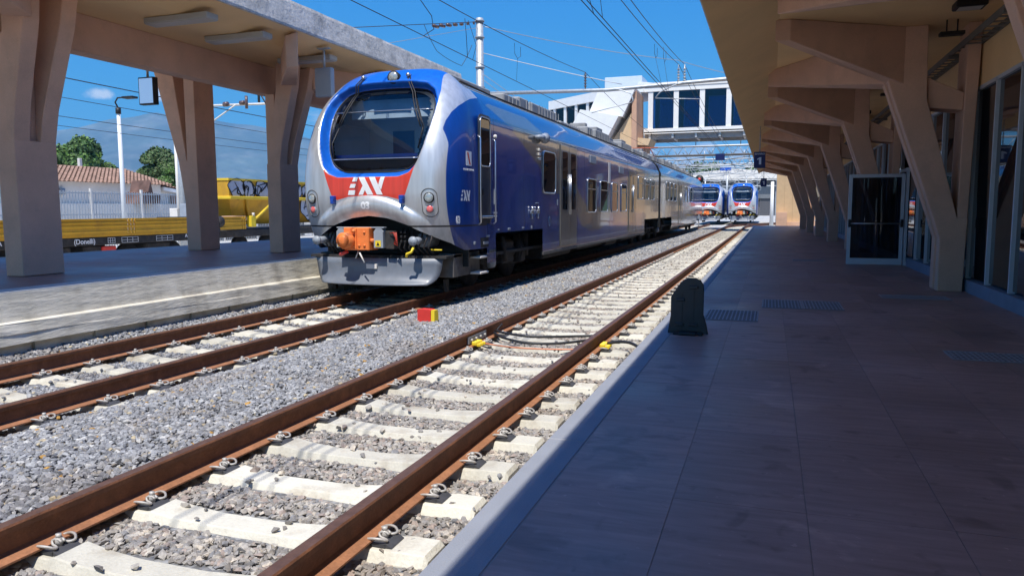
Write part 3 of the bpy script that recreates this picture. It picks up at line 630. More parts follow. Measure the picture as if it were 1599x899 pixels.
for s in (0, 1): b.box(2.86 - .0, 2.88, 4, 50, 4.06, 4.16) if s else b.box(3.10, 3.12, 4, 50, 4.06, 4.16)
for k in range(150): b.box(2.88, 3.10, 4 + .3 * k, 4 + .3 * k + .05, 4.06, 4.075)
for k in range(14): b.box(2.8, 3.14, 5.2 + 3.2 * k, 5.28 + 3.2 * k, 4.00, 4.055)
tag(b.build('cable_tray', mat('tray_steel', (.20, .20, .19), .6, .4)), 'long grey steel cable tray under the ceiling along the glass wall', 'cable tray')
for x, y, lb in ((-.42, 16.9, 'near'), (-.5, 30.0, 'far')):
    t = thing('spot_lamp', 'small round white spot lamp on the canopy ceiling edge, the %s one' % lb, 'lamp', (x, y, CZ_ - .002), 'small spot lamps at the canopy edge')
    MB().sphere((0, 0, -.05), .09, 0, 12, (1.2, .8, .55)).build('housing', M_offw, t); MB().tube([(.1, 0, -.03), (.28, 0, -.02)], .012).build('arm', M_galv, t)
def platform_sign(x, y, z, w, h, lb):
    t = thing('platform_sign', lb, 'sign', (x, y, z), 'blue platform number signs')
    MB().bbox(-w / 2, w / 2, -.05, .05, 0, h, .006).build('panel', M_sign, t)
    q = h / .54; one = [(-.02, .12), (.055, .12), (.055, .36), (.0, .36), (-.075, .315), (-.075, .27), (-.02, .29)]
    MB().prism([(x_ * q, z_ * q) for x_, z_ in one], 'y', -.056, -.0505).build('number', M_letter, t)
    o = ob('caption', text_mesh('BINARIO', .082 * q, M_letter, extrude=.002, bold=.001), t, (0, -.055, .47 * q)); o.rotation_euler = (math.pi / 2, 0, 0)
    b = MB().tube([(0, 0, h), (0, 0, CZ_ - z - .003)], .018, 8); b.build('hanger', M_galv, t); return t
platform_sign(-.385, 27.0, 2.83, .37, .54, 'dark blue hanging sign with white 1, the nearer and larger one')
platform_sign(-.43, 50.0, 2.82, .36, .52, 'dark blue hanging sign with white 1, the farther small one')

# end of the building in the sun
ew = thing('end_wall', 'sunlit beige panelled wall at the far end of the right platform', 'wall', (0, 0, 0))
for i in range(4): MB().box(.45 + .62 * i, .45 + .62 * i + .61, 64.25, 64.5, -.2, 4.5).build('panel', M_beige, ew)
MB().box(.44, 3.4, 64.51, 64.7, -.2, 4.7).build('backing', M_salmon, ew)
b = MB(); b.box(.46, 1.28, 63.3, 64.2, -.2, 1.13); tag(b.build('brown_cabinet', M_pink), 'brown box cabinet standing against the sunlit end wall', 'cabinet')
b = MB(); b.box(1.3, 3.4, 63.9, 64.2, -.2, .36); tag(b.build('low_wall', M_pink), 'low brown plinth wall right of the brown cabinet', 'wall')

# ================================================================== LEFT CANOPY
lc = thing('island_canopy', 'concrete canopy with weathered grey fascia over the left platform', 'canopy')
b = MB(); sec = [(-7.80, 4.575), (-8.55, 4.45), (-10.2, 4.45), (-12.1, 4.87), (-14.1, 4.90), (-14.1, 5.0), (-12.1, 5.15), (-7.84, 5.0)]
b.prism(sec[::-1], 'y', -5, 18.6); b.build('roof_slab', M_ochre, lc)
n = 96; b = MB()
for i in range(n):
    pass
ys = [-5 + 23.62 * i / 200 for i in range(201)]
prof = [(-7.799, 4.56), (-7.735, 4.555), (-7.73, 4.59), (-7.785, 4.98), (-7.80, 5.03), (-7.88, 5.04)]; n = len(prof)
vs = [(x + wav(y * 3, i, .006), y, z + wav(y * 2.3, i + 9, .008)) for y in ys for i, (x, z) in enumerate(prof)]
b = MB(); b.add(vs, [(k * n + i, (k + 1) * n + i, (k + 1) * n + i + 1, k * n + i + 1) for k in range(200) for i in range(n - 1)]); b.build('fascia', M_fascia, lc)
MB().box(-10.2, -9.9, -5, 18.4, 3.88, 4.449).build('long_beam', M_pink, lc)
MB().prism([(-12.1, 4.53), (-12.1, 4.869), (-12.6, 4.875), (-12.6, 4.53)], 'y', -5, 18.4).build('long_beam', M_pink, lc)
def frameA(yc, label, sides=(-1, 1)):
    t = thing('concrete_column', label, 'column', (0, yc, 0), 'pink concrete columns of the left canopy')
    z0 = LZ + .001; zt = 4.447
    trunk = [(-9.99, z0), (-9.66, z0), (-9.66, 2.45), (-9.99, 2.45)]
    ti = [(-9.94, z0), (-9.71, z0), (-9.71, 2.45), (-9.94, 2.45)]
    b = MB(); b.box(-9.99, -9.66, -.32, .32, z0, 2.45); b.build('base', M_pink, t)
    b = MB(); b.box(-9.985, -9.76, -.30, .30, 2.451, 3.879); b.build('upright', M_pink, t)
    for s in (-1, 1):
        arm = [(-9.759, 2.451), (-9.66, 2.451), (-9.58, 2.9), (-9.25, 4.0), (-9.18, zt), (-9.62, zt), (-9.66, 3.9), (-9.755, 3.45)]
        ya, yb = (s * .08, s * .32) if s > 0 else (-.32, -.08)
        # blades fan apart along the platform towards the top
        bb = MB(); rings = []
        lo = [(x, z) for x, z in arm]
        def yo(z, e): return e + s * max(0, (z - 2.6)) * .05
        vs = [(x, yo(z, ya), z) for x, z in lo] + [(x, yo(z, yb), z) for x, z in lo]; k = len(lo)
        bb.add(vs, [tuple(range(k - 1, -1, -1)), tuple(range(k, 2 * k))] + [(i, (i + 1) % k, k + (i + 1) % k, k + i) for i in range(k)]); bb.build('strut', M_pink, t)
        if s not in sides: continue
        ex, ey = -8.02, s * 2.30
        r0 = [(-9.5, s * .30, 3.55), (-9.16, s * .20, 3.95), (-9.16, s * .20, zt), (-9.5, s * .55, zt)]
        r1 = [(ex, ey, 3.95), (ex + .25, ey, 3.95), (ex + .25, ey, 4.535), (ex, ey, 4.49)]
        r0 = [(-9.45, s * .50, 4.0), (-9.2, s * .30, 4.02), (-9.2, s * .30, zt), (-9.45, s * .50, zt)]
        if s > 0: r0 = [r0[i] for i in (1, 0, 3, 2)]; r1 = [r1[i] for i in (1, 0, 3, 2)]
        bb = MB(); bb.loft([r0, r1]); bb.build('beam', M_pink, t)
    return t
def frameB(yc, label):
    t = thing('concrete_column', label, 'column', (0, yc, 0), 'pink concrete columns of the left canopy')
    z0 = LZ + .001
    b = MB(); b.prism([(-12.46, z0), (-12.08, z0), (-12.08, 2.6), (-12.60, 2.6), (-12.46, 1.7)], 'y', -.31, .31); b.build('base', M_pink, t)
    b = MB(); b.box(-12.36, -12.08, -.31, .31, 2.601, 4.53); b.build('upright', M_pink, t)
    b = MB(); b.prism([(-12.60, 2.601), (-12.361, 2.601), (-12.70, 4.86), (-13.25, 4.86)], 'y', -.31, .31); b.build('strut', M_pink, t)
    return t
frameA(2.0, 'pink forked column of the left canopy beside the camera, left of the photo', (-1,))
frameA(7.81, 'massive pink forked concrete column at the left edge of the photo', (-1,))
frameA(13.62, 'pink forked concrete column just left of the silver train nose')
#frameA(19.4, 'pink forked concrete column of the left canopy hidden mostly behind the train nose')
#frameA(25.2, 'pink forked concrete column of the left canopy behind the blue train')
frameB(13.95, 'pink concrete column in the back row of the left canopy, between the two front columns')
frameB(8.1, 'pink concrete column in the back row of the left canopy, behind the massive one')
#frameB(19.8, 'pink concrete column in the back row of the left canopy, farther along')
for i, y in enumerate((9.12, 10.38, 12.3, 14.3, 6.4)):
    t = thing('ceiling_light', ['first long grey light box from the left on the left canopy ceiling', 'second long grey light box on the left canopy ceiling', 'long grey light box beside the hanging display near the train', 'long grey light box on the left canopy ceiling above the train roof', 'long grey light box on the left canopy ceiling above the photo'][i], 'light', (-8.62, y * 1.045, 4.445), 'grey light boxes under the left canopy')
    MB().bbox(-.60, .60, -.13, .13, -.09, 0, .012).build('housing', mat('housing_grey', (.42, .41, .38), .6, var=.04, vs=2), t); MB().box(-.58, .58, -.11, .11, -.10, -.0905).build('diffuser', M_luxe, t)
M_scrglow = mat('sky_glow_screen', (.50, .62, .80), .12, var=.03)
_b = M_scrglow.node_tree.nodes['Principled BSDF']; _b.inputs['Emission Color'].default_value = (.22, .42, .75, 1); _b.inputs['Emission Strength'].default_value = .55  # added glow stands in for sky light showing through the panel
def display(x, y, z, w, h, lb, ztop, rz=0, fr=None):
    t = thing('hanging_display', lb, 'display', (x, y, z), 'information displays hung from the left canopy', rz)
    MB().bbox(-w / 2, w / 2, -.06, .06, 0, h, .008).build('housing', fr or M_black, t)
    MB().box(-w / 2 + .024, w / 2 - .024, -.064, -.0605, .024, h - .024).build('screen', M_screen if fr else M_scrglow, t)
    MB().box(-w / 2 + .035, w / 2 - .035, .0605, .064, .035, h - .035).build('screen', M_screen, t)
    b = MB().tube([(0, 0, h), (0, 0, ztop - z - .02)], .022, 8); b.box(-.12, .12, -.05, .05, ztop - z - .02, ztop - z); b.build('hanger', M_galv, t); return t
display(-11.05, 11.3, 3.46, .36, .50, 'hanging display with thin black frame against the sky left of the back column', 4.62)
display(-7.98, 12.45, 3.60, .35, .53, 'grey hanging display beside the train roof at the left canopy edge', 4.50, 0, M_cgrey)

# ================================================================== TRAINS
A_, ZN, B_, D_ = 1.50, 1.80, 2.18, .8
NX, NZ, MM = 8.0, 2.8, 1.8
def nxz(up): return NX - 4.1 * np.clip((up - .3) / 1.5, 0, 1)
def ndepth(x, z):
    up = np.maximum(z - ZN, 0); t = np.abs(x / A_) ** nxz(up); t = np.minimum(t + (up / B_) ** NZ, 1.)
    d = D_ * (1 - (1 - t) ** (1 / MM)) + .55 * (up / B_) ** 2 + .4 * np.maximum(ZN - z, 0) ** 2
    rg = 1.73 - .40 * x ** 2 * np.where(np.abs(x) < 1.15, 1, 1)
    q = np.maximum(rg - z, 0); w_ = np.clip((1.15 - np.abs(x)) * 3, 0, 1)
    return d - .085 * np.sin(np.pi * np.clip(q / .42, 0, 1) ** .8) * w_
def mirror(h): return h + [(-x, z) for x, z in h[::-1] if abs(x) > 1e-6]
GLASS = mirror([(0, 2.11), (.45, 2.115), (.63, 2.165), (.76, 2.25), (.825, 2.34), (.89, 2.51), (.94, 2.8), (.96, 3.08), (.935, 3.27), (.85, 3.43), (.72, 3.52), (.45, 3.565), (0, 3.58)])
BLUEO = mirror([(0, 2.03), (.57, 2.03), (.76, 2.095), (.868, 2.22), (.965, 2.5), (1.03, 2.8), (1.06, 3.02), (1.07, 3.27), (1.04, 3.49), (.98, 3.66), (.93, 3.8), (.90, 4.3), (0, 4.3)])
REDP = mirror([(0, 1.728), (.36, 1.708), (.595, 1.652), (.69, 1.73), (.755, 1.9), (.868, 2.222), (.76, 2.093), (.57, 2.029), (0, 2.029)])
def zlow(x):
    return np.interp(np.abs(x), [0, .32, .5, .7, 1.30, 1.42, 2], [1.39, 1.355, 1.30, 1.23, .93, .80, .78])
# arc-length spaced radial parameter
rr = np.linspace(0, 1, 4000); dd = D_ * (1 - (1 - rr ** NX) ** (1 / MM)); arc = np.concatenate([[0], np.cumsum(np.hypot(np.diff(rr) * A_, np.diff(dd)))])
RS = np.interp(np.linspace(0, arc[-1], 74), arc, rr)
def attr(me, name, vals):
    a = me.attributes.new(name, 'FLOAT', 'POINT'); a.data.foreach_set('value', np.asarray(vals, np.float32))
def outline(th):
    c, s = math.cos(th), math.sin(th); return A_ * (abs(c) ** (2 / 5.5)) * (1 if c >= 0 else -1), B_ * abs(s) ** (2 / 3.4)
# the outline lies where |x/A|^NX+|z/B|^NZ = 1: rescale the ray to meet it
def outl(th):
    x, z = outline(th); lo, hi = 0, 2.
    for _ in range(40):
        k = (lo + hi) / 2
        if abs(k * x / A_) ** float(nxz(k * z)) + (k * z / B_) ** NZ > 1: hi = k
        else: lo = k
    return x * lo, z * lo
TH = [math.pi * i / 150 for i in range(151)]
OUT = [outl(t) for t in TH]
BODY = [(A_, .4), (A_, 3.10), (A_ - .03, 3.17), (A_ - .17, 3.46), (A_ - .30, 3.60), (A_ - .55, 3.76), (.55, 3.90), (0, 3.95)]
BODY = BODY + [(-x, z) for x, z in BODY[-2::-1]]
def body_at(x, z):
    """where the ray from the section centre through (x, z) leaves the car body outline"""
    d = Vector((x, z - ZN)); c = Vector((0, ZN))
    if z <= ZN: return (math.copysign(A_, x), z)
    for p, q in zip(BODY, BODY[1:]):
        p = Vector(p); q = Vector(q); e = q - p; den = d.x * e.y - d.y * e.x
        if abs(den) < 1e-9: continue
        w = p - c; t_ = (w.x * e.y - w.y * e.x) / den; u_ = (w.x * d.y - w.y * d.x) / den
        if t_ > 0 and -1e-6 <= u_ <= 1 + 1e-6: return (c.x + d.x * t_, c.y + d.y * t_)
    return (x, z)
def paint(name, kind):
    M = bpy.data.materials.new(name); M.use_nodes = True; t = M.node_tree; b = t.nodes['Principled BSDF']; L = t.links.new
    co = N(t, 'ShaderNodeTexCoord').outputs['Object']
    def at(n): a = N(t, 'ShaderNodeAttribute'); a.attribute_name = n; return a.outputs['Fac']
    def step(src, w=.004, th=0.):
        m_ = N(t, 'ShaderNodeMapRange'); m_.inputs[1].default_value = th - w; m_.inputs[2].default_value = th + w; m_.inputs[3].default_value = 1; m_.inputs[4].default_value = 0; L(src, m_.inputs[0]); return m_.outputs[0]
    def mixc(f, a, c):
        m_ = N(t, 'ShaderNodeMix', data_type='RGBA'); L(f, m_.inputs[0])
        if isinstance(a, tuple): m_.inputs[6].default_value = (*a, 1)
        else: L(a, m_.inputs[6])
        m_.inputs[7].default_value = (*c, 1); return m_.outputs[2]
    sz_ = N(t, 'ShaderNodeSeparateXYZ'); L(co, sz_.inputs[0])
    def sub(z):
        a = N(t, 'ShaderNodeMath', operation='SUBTRACT'); a.inputs[0].default_value = z; L(sz_.outputs['Z'], a.inputs[1]); return a.outputs[0]
    def line(z, w):
        a = N(t, 'ShaderNodeMath', operation='ABSOLUTE'); L(sub(z), a.inputs[0]); return step(a.outputs[0], .003, w)
    SIL, BLU_SHADE, REDC = (.62, .63, .64), (.002, .043, .26), lin((218, 66, 46))  # side blue has its shade painted in, darker than the same paint on the visor
    n1 = N(t, 'ShaderNodeTexNoise'); mp = N(t, 'ShaderNodeMapping'); mp.inputs['Scale'].default_value = (6, 6, .5); L(co, mp.inputs[0]); L(mp.outputs[0], n1.inputs['Vector']); n1.inputs['Scale'].default_value = 2; n1.inputs['Detail'].default_value = 6
    st = N(t, 'ShaderNodeMapRange'); st.inputs[1].default_value = .35; st.inputs[2].default_value = .75; st.inputs[3].default_value = 1.06; st.inputs[4].default_value = .80; L(n1.outputs[0], st.inputs[0])
    if kind == 'nose':
        c = mixc(step(at('side')), SIL, BLU_SHADE); c = mixc(step(at('blue')), c, (.005, .125, .58)); c = mixc(step(at('red')), c, REDC); c = mixc(step(at('glass')), c, (.008, .008, .010)); c = mixc(line(1.215, .014), c, (.012, .012, .014))  # visor blue holds the sunlit tone of the side paint
        nm = step(at('side')); met = N(t, 'ShaderNodeMath', operation='MAXIMUM'); L(step(at('blue')), met.inputs[0]); L(nm, met.inputs[1]); m2 = N(t, 'ShaderNodeMath', operation='MAXIMUM'); L(met.outputs[0], m2.inputs[0]); L(step(at('red')), m2.inputs[1])
    else:
        c = mixc(step(at('grey'), .008), BLU_SHADE, (.25, .24, .225)); c = mixc(step(sub(3.60), .006), c, (.36, .36, .37)); c = mixc(line(3.60, .014), c, (.012, .012, .014)); c = mixc(line(3.115, .006), c, (.012, .012, .014))
        m2 = N(t, 'ShaderNodeMath', operation='SUBTRACT'); m2.inputs[0].default_value = 1; L(step(at('grey')), m2.inputs[1])
    nd = N(t, 'ShaderNodeTexNoise'); nd.inputs['Scale'].default_value = 2.6; nd.inputs['Detail'].default_value = 8; nd.inputs['Roughness'].default_value = .65; L(co, nd.inputs['Vector'])
    zd = N(t, 'ShaderNodeMapRange'); zd.inputs[1].default_value = 1.35; zd.inputs[2].default_value = .5; zd.inputs[3].default_value = 0; zd.inputs[4].default_value = 1; L(sz_.outputs['Z'], zd.inputs[0])
    nm2 = N(t, 'ShaderNodeMapRange'); nm2.inputs[1].default_value = .38; nm2.inputs[2].default_value = .68; nm2.inputs[3].default_value = .05; nm2.inputs[4].default_value = .75; L(nd.outputs[0], nm2.inputs[0])
    fd = N(t, 'ShaderNodeMath', operation='MULTIPLY'); L(zd.outputs[0], fd.inputs[0]); L(nm2.outputs[0], fd.inputs[1]); c = mixc(fd.outputs[0], c, (.10, .085, .07))
    iv = N(t, 'ShaderNodeMapRange'); iv.inputs[3].default_value = .5; iv.inputs[4].default_value = 0; L(m2.outputs[0], iv.inputs[0]); L(iv.outputs[0], b.inputs['Metallic'])
    vm = N(t, 'ShaderNodeVectorMath', operation='SCALE'); L(c, vm.inputs[0]); L(st.outputs[0], vm.inputs['Scale']); L(vm.outputs[0], b.inputs['Base Color'])
    b.inputs['Roughness'].default_value = .36 if kind == 'nose' else .24; b.inputs['Coat Weight'].default_value = .5 if kind == 'nose' else .8; b.inputs['Coat Roughness'].default_value = .05
    n3 = N(t, 'ShaderNodeTexNoise'); n3.inputs['Scale'].default_value = 1.1; L(co, n3.inputs['Vector']); bu = N(t, 'ShaderNodeBump'); bu.inputs['Strength'].default_value = .05; bu.inputs['Distance'].default_value = .05; L(n3.outputs[0], bu.inputs['Height']); L(bu.outputs[0], b.inputs['Normal']); L(bu.outputs[0], b.inputs['Coat Normal'])
    return M
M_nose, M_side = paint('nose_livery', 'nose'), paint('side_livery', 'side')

def side_attrs(X, Y, Z):
    """distance fields of the printed livery on the cab sides"""
    f = ndepth(np.full(len(X), 1.335), np.minimum(Z, 2.55)); f = np.maximum(f, np.interp(Z, [0, 2.4, 2.6, 2.8, 2.95, 3.1, 3.22, 3.32, 3.4, 3.46, 3.5], [0, .2, .24, .32, .42, .57, .76, 1.0, 1.28, 1.62, 3.0]))
    side = -(Y - f); side = np.where(np.abs(X) < 1.15, .1, side)
    return side
def nose_mesh():
    vs = []; fs = []; nr = len(RS)
    # polar upper part
    for i, (ox, oz) in enumerate(OUT):
        for j, r in enumerate(RS[1:]):
            vs.append((ox * r, 0, ZN + oz * r))
    c0 = len(vs); vs.append((0, 0, ZN))
    m_ = nr - 1
    for i in range(len(OUT) - 1):
        fs.append((c0, i * m_, (i + 1) * m_))
        for j in range(m_ - 1): fs.append((i * m_ + j, i * m_ + j + 1, (i + 1) * m_ + j + 1, (i + 1) * m_ + j))
    # lower part: columns across the nose
    xs = list(-RS[::-1] * A_) + list(RS[1:] * A_); nrow = 26; o = len(vs); nc = len(xs)
    for k in range(nrow):
        for x in xs:
            zl = float(zlow(x)); vs.append((x, 0, ZN + (zl - ZN) * k / (nrow - 1)))
    for k in range(nrow - 1):
        for i in range(nc - 1): fs.append((o + k * nc + i, o + (k + 1) * nc + i, o + (k + 1) * nc + i + 1, o + k * nc + i + 1))
    V = np.array(vs); V[:, 1] = ndepth(V[:, 0], V[:, 2])
    P = V[:, [0, 2]]; gs = sdf(P, GLASS); bo = sdf(P, BLUEO); rd = sdf(P, REDP)
    # the blue visor dips towards the glass
    dip = np.clip((.13 - gs) / .11, 0, 1); dip = dip * dip * (3 - 2 * dip)
    dip *= np.clip(-bo / .05 + .2, 0, 1) * np.clip((V[:, 2] - 2.03) / .12, .25, 1)
    V[:, 1] += .25 * dip
    keep = [f for f in fs if not all(gs[i] < -.05 for i in f)]
    # side strip back to the body
    ring = [o + k * nc + nc - 1 for k in range(nrow - 1, 0, -1)] + [i * m_ + m_ - 1 for i in range(len(OUT))] + [o + k * nc for k in range(1, nrow)]
    extra = []; base = len(V); YB = 1.62; ns = 24
    for k in range(1, ns + 1):
        for idx in ring:
            x, y, z = V[idx]; bx_, bz_ = body_at(x, z); q = k / ns; q2 = q * q * (3 - 2 * q); extra.append((x + (bx_ - x) * q2, y + (YB - y) * q, z + (bz_ - z) * q2))
    prev = ring
    for k in range(ns):
        cur = [base + k * len(ring) + i for i in range(len(ring))]
        for i in range(len(ring) - 1): keep.append((prev[i], cur[i], cur[i + 1], prev[i + 1]))
        prev = cur
    V2 = np.vstack([V, np.array(extra)])
    me = bpy.data.meshes.new('nose_shell'); me.from_pydata([tuple(v) for v in V2], [], [tuple(f) for f in keep]); me.materials.append(M_nose)
    me.polygons.foreach_set('use_smooth', [True] * len(keep))
    P = V2[:, [0, 2]]; pad = lambda a: np.concatenate([a, np.full(len(extra), .2)])
    attr(me, 'glass', pad(gs - .008)); attr(me, 'blue', pad(bo)); attr(me, 'red', pad(rd)); attr(me, 'side', side_attrs(V2[:, 0], V2[:, 1], V2[:, 2])); attr(me, 'joint', np.abs(V2[:, 2] - 1.215) - .014)
    bm = bmesh.new(); bm.from_mesh(me); bmesh.ops.remove_doubles(bm, verts=bm.verts, dist=.0004); bmesh.ops.recalc_face_normals(bm, faces=bm.faces); bm.to_mesh(me); bm.free()
    me.update(); return me
def surf(x, z, off=0.):
    """a point on the nose (visor dip included), off metres in front of it"""
    x = float(x); z = float(z); y = float(ndepth(np.array([x]), np.array([z]))[0])
    g_ = float(sdf([(x, z)], GLASS)[0]); bo = float(sdf([(x, z)], BLUEO)[0]); d = min(max((.13 - g_) / .11, 0), 1); d = d * d * (3 - 2 * d) * min(max(-bo / .05 + .2, 0), 1) * min(max((z - 2.03) / .12, .25), 1)
    return (x, y + .25 * d - off, z)
def plate_on(poly, off=.006, mats=None, seg=.06, name='decal', mi=0):
    """thin skin lying on the nose, bounded by poly"""
    b = MB(); cx = sum(p[0] for p in poly) / len(poly); cz = sum(p[1] for p in poly) / len(poly)
    pts = []
    for i, p in enumerate(poly):
        q = poly[(i + 1) % len(poly)]; n_ = max(1, int(math.hypot(q[0] - p[0], q[1] - p[1]) / seg))
        for k in range(n_): pts.append((p[0] + (q[0] - p[0]) * k / n_, p[1] + (q[1] - p[1]) * k / n_))
    K = max(1, int(max(math.hypot(p[0] - cx, p[1] - cz) for p in pts) / seg)); n_ = len(pts); vs = [surf(cx, cz, off)]
    for k in range(1, K + 1):
        for p in pts: vs.append(surf(cx + (p[0] - cx) * k / K, cz + (p[1] - cz) * k / K, off))
    fs = [(0, 1 + i, 1 + (i + 1) % n_) for i in range(n_)]
    for k in range(1, K):
        for i in range(n_): fs.append((1 + (k - 1) * n_ + i, 1 + k * n_ + i, 1 + k * n_ + (i + 1) % n_, 1 + (k - 1) * n_ + (i + 1) % n_))
    b.add(vs, fs, mi, True); return b
def smooth_poly(poly, n=4):
    P = [Vector((x, z, 0)) for x, z in poly]; out_ = []; L_ = len(P)
    for i in range(L_):
        p0, p1, p2, p3 = P[i - 1], P[i], P[(i + 1) % L_], P[(i + 2) % L_]
        for k in range(n):
            t = k / n; q = .5 * ((2 * p1) + (-p0 + p2) * t + (2 * p0 - 5 * p1 + 4 * p2 - p3) * t * t + (-p0 + 3 * p1 - 3 * p2 + p3) * t ** 3); out_.append((q.x, q.y))
    return out_
LOGO = [[(432, 97), (467, 97), (455, 127), (420, 127)], [(410, 143), (452, 143), (440, 170), (399, 170)], [(394, 186), (445, 186), (437, 218), (386, 218)],
        [(470, 97), (515, 97), (583, 218), (537, 218)], [(505, 150), (522, 178), (503, 218), (468, 218)], [(550, 97), (595, 97), (655, 218), (610, 218)], [(640, 97), (672, 97), (643, 186), (622, 152)]]
def logo_polys(cx, cz, w):
    s_ = w / 284.; return [[(cx + (x - 529) * s_, cz - (z - 157.5) * s_) for x, z in p] for p in LOGO]

def build_train(name, label, loc, detail=True, Ltot=48.6):
    t = thing(name, label, 'train', loc, 'blue and silver passenger trains with red noses')
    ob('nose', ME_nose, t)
    # interior seen through the windscreen
    cab = MB(); cab.box(-1.2, 1.2, 2.2, 2.25, 1.6, 3.45).box(-1.22, -1.18, .62, 2.2, 1.6, 3.05, 0).box(1.18, 1.22, .62, 2.2, 1.6, 3.05, 0).box(-.95, .95, 1.45, 2.2, 3.44, 3.48).box(-1.18, -1.14, 1.2, 2.2, 3.05, 3.4).box(1.14, 1.18, 1.2, 2.2, 3.05, 3.4).box(-1.2, 1.2, .30, 2.2, 1.58, 1.6)
    cab.build('cab_interior', mat('cab_panels', (.42, .54, .68), .7, var=.05), t)
    MB().box(-1.0, 1.0, .34, .95, 2.02, 2.36).build('dashboard', mat('dash_dark', (.05, .055, .065), .6), t)
    MB().box(-.90, .90, .40, .43, 2.37, 2.43).build('desk_edge', M_bluep, t)
    MB().box(-.84, .84, .98, 1.0, 3.10, 3.42).build('sun_blind', mat('blind_grey', (.55, .60, .64), .8), t)
    MB().box(.35, .75, 2.17, 2.195, 2.3, 3.1).box(-.1, .25, 2.17, 2.195, 2.75, 2.85).box(-.65, -.2, 2.17, 2.195, 2.3, 3.0).build('cab_door', mat('cab_blue', (.05, .12, .28), .6), t)
    GP = smooth_poly(GLASS, 3)
    plate_on(GP, .012, seg=.05).build('windscreen', M_windscreen, t)
    for z, w_ in ((3.17, .93), (2.345, .80)):
        MB().tube([surf(-w_ + 2 * w_ * k / 16, z, .022) for k in range(17)], .0095, 5).build('windscreen_bar', M_steel, t)
    MB().tube([surf(x, z, .016) for x, z in GP + GP[:1]], .012, 5, cap=False).build('gasket', M_black, t)
    # wipers
    for sgn, piv, tip, bl in ((-1, (-.52, 3.80), (-.76, 2.92), [(-.70, 3.2), (-.85, 2.62), (-.80, 2.42)]), (1, (.36, 3.80), (.82, 2.86), [(.60, 3.35), (.84, 2.86), (.80, 2.5)])):
        b = MB()
        for o_ in (-.022, .022):
            b.tube([surf(piv[0] + o_ + (tip[0] - piv[0]) * k / 6 * (1 if k < 7 else 1), piv[1] + (tip[1] - piv[1]) * k / 6, .05 + .03 * math.sin(k / 6 * 3.14)) for k in range(7)], .012, 5)
        w_ = b.build('wiper_arm', M_black, t)
        MB().tube([surf(p[0], p[1], .04) for p in bl], .014, 5).build('wiper_blade', M_black, w_)
        MB().tube([surf(piv[0], piv[1], -.02), surf(piv[0], piv[1], .09)], .035, 8).build('pivot', M_steel, w_)
    # roof lamp
    c = surf(.09, 3.77, 0); b = MB().tube([(c[0], c[1] + .18, c[2] - .02), (c[0], c[1] - .06, c[2] + .0)], [.09, .115], 14); h_ = b.build('top_lamp', M_black, t)
    MB().tube([(c[0], c[1] - .061, c[2]), (c[0], c[1] - .075, c[2])], [.092, .085], 14).build('lens', M_lens, h_)
    # lamps in oval pods
    for s in (-1, 1):
        x = 1.10 * s
        pod = [(x + .125 * math.cos(a), 1.60 + (.11 if math.sin(a) > 0 else -.11) + .12 * math.sin(a)) for a in [2 * math.pi * k / 24 for k in range(24)]]
        pb_ = MB().tube([surf(px_, pz_, .004) for px_, pz_ in pod + pod[:1]], .007, 4, cap=False).build('lamp_pod', M_under, t)
        for z, r_, mm_, nm in ((1.68, .075, M_lens, 'headlight'), (1.50, .056, M_lensred, 'tail_light')):
            p = surf(x, z, 0); nrm = Vector((.28 * s, -1, 0)).normalized(); p = Vector(p)
            hl = MB().tube([p - nrm * .03, p + nrm * .012], r_ + .014, 18).build(nm, M_black if nm == 'headlight' else M_cgrey, t)
            b = MB(); b.tube([p + nrm * .0125, p + nrm * .020, p + nrm * .026], [r_, r_ * .9, r_ * .4], 18); b.build('lens', mm_, hl)
    # emblem and numbers
    b = MB()
    for pl_ in logo_polys(-.02, 1.885, .69): b2 = plate_on(pl_, .005, seg=.05); b.add(b2.v, b2.f)
    b.build('emblem', M_letter, t)
    def wrap(me, cx, cz, off=.006):
        for v in me.vertices:
            p = surf(cx + v.co.x, cz + v.co.y, off); v.co = p
        me.update(); return me
    ob('number', wrap(text_mesh('03', .16, M_letter, 'number', 0, .009), 0, 1.555, .022), t)
    if detail:
        for s in (-1, 1):
            p = surf(.645 * s, 1.69, 0); hk = MB().bbox(p[0] - .04, p[0] + .04, p[1] - .075, p[1] + .02, p[2] - .035, p[2] + .035, .01); hk.bbox(p[0] - .028, p[0] + .028, p[1] - .085, p[1] + .05, p[2] - .10, p[2] - .02, .008); hk.build('lifting_bracket', M_bluehook, t)
    # under the nose: dark recess, coupler, plough
    b = MB(); b.prism([(x, float(zlow(x)) + .06) for x in np.linspace(-1.40, 1.40, 25)] + [(1.40, .5), (-1.40, .5)], 'y', .95, 1.0); b.box(-1.4, 1.4, .45, 1.6, 1.42, 1.45); b.build('coupler_recess', M_black, t)
    cp = MB(); cp.bbox(-.42, .06, -.10, .25, .82, 1.20, .015); cp.tube([(-.33, -.26, .99), (-.33, .05, .99)], [.13, .15], 20); cp.tube([(-.33, -.262, .99), (-.33, -.285, .99)], [.11, .05], 20); cp.tube([(-.20, -.16, 1.14), (-.20, -.05, 1.14)], .03, 8); cp.tube([(.05, -.02, .98), (.11, -.02, .98)], .035, 8)
    cp.bbox(-.19, -.16, -.125, -.10, .84, 1.18, .005).bbox(-.44, -.40, -.13, .1, .84, .90, .008).tube([(-.02, -.115, 1.12), (-.02, -.10, 1.12)], .022, 6).tube([(-.02, -.115, .90), (-.02, -.10, .90)], .022, 6).tube([(-.12, -.115, .90), (-.12, -.10, .90)], .022, 6)
    cp.build('coupler', M_orange, t)
    b = MB()
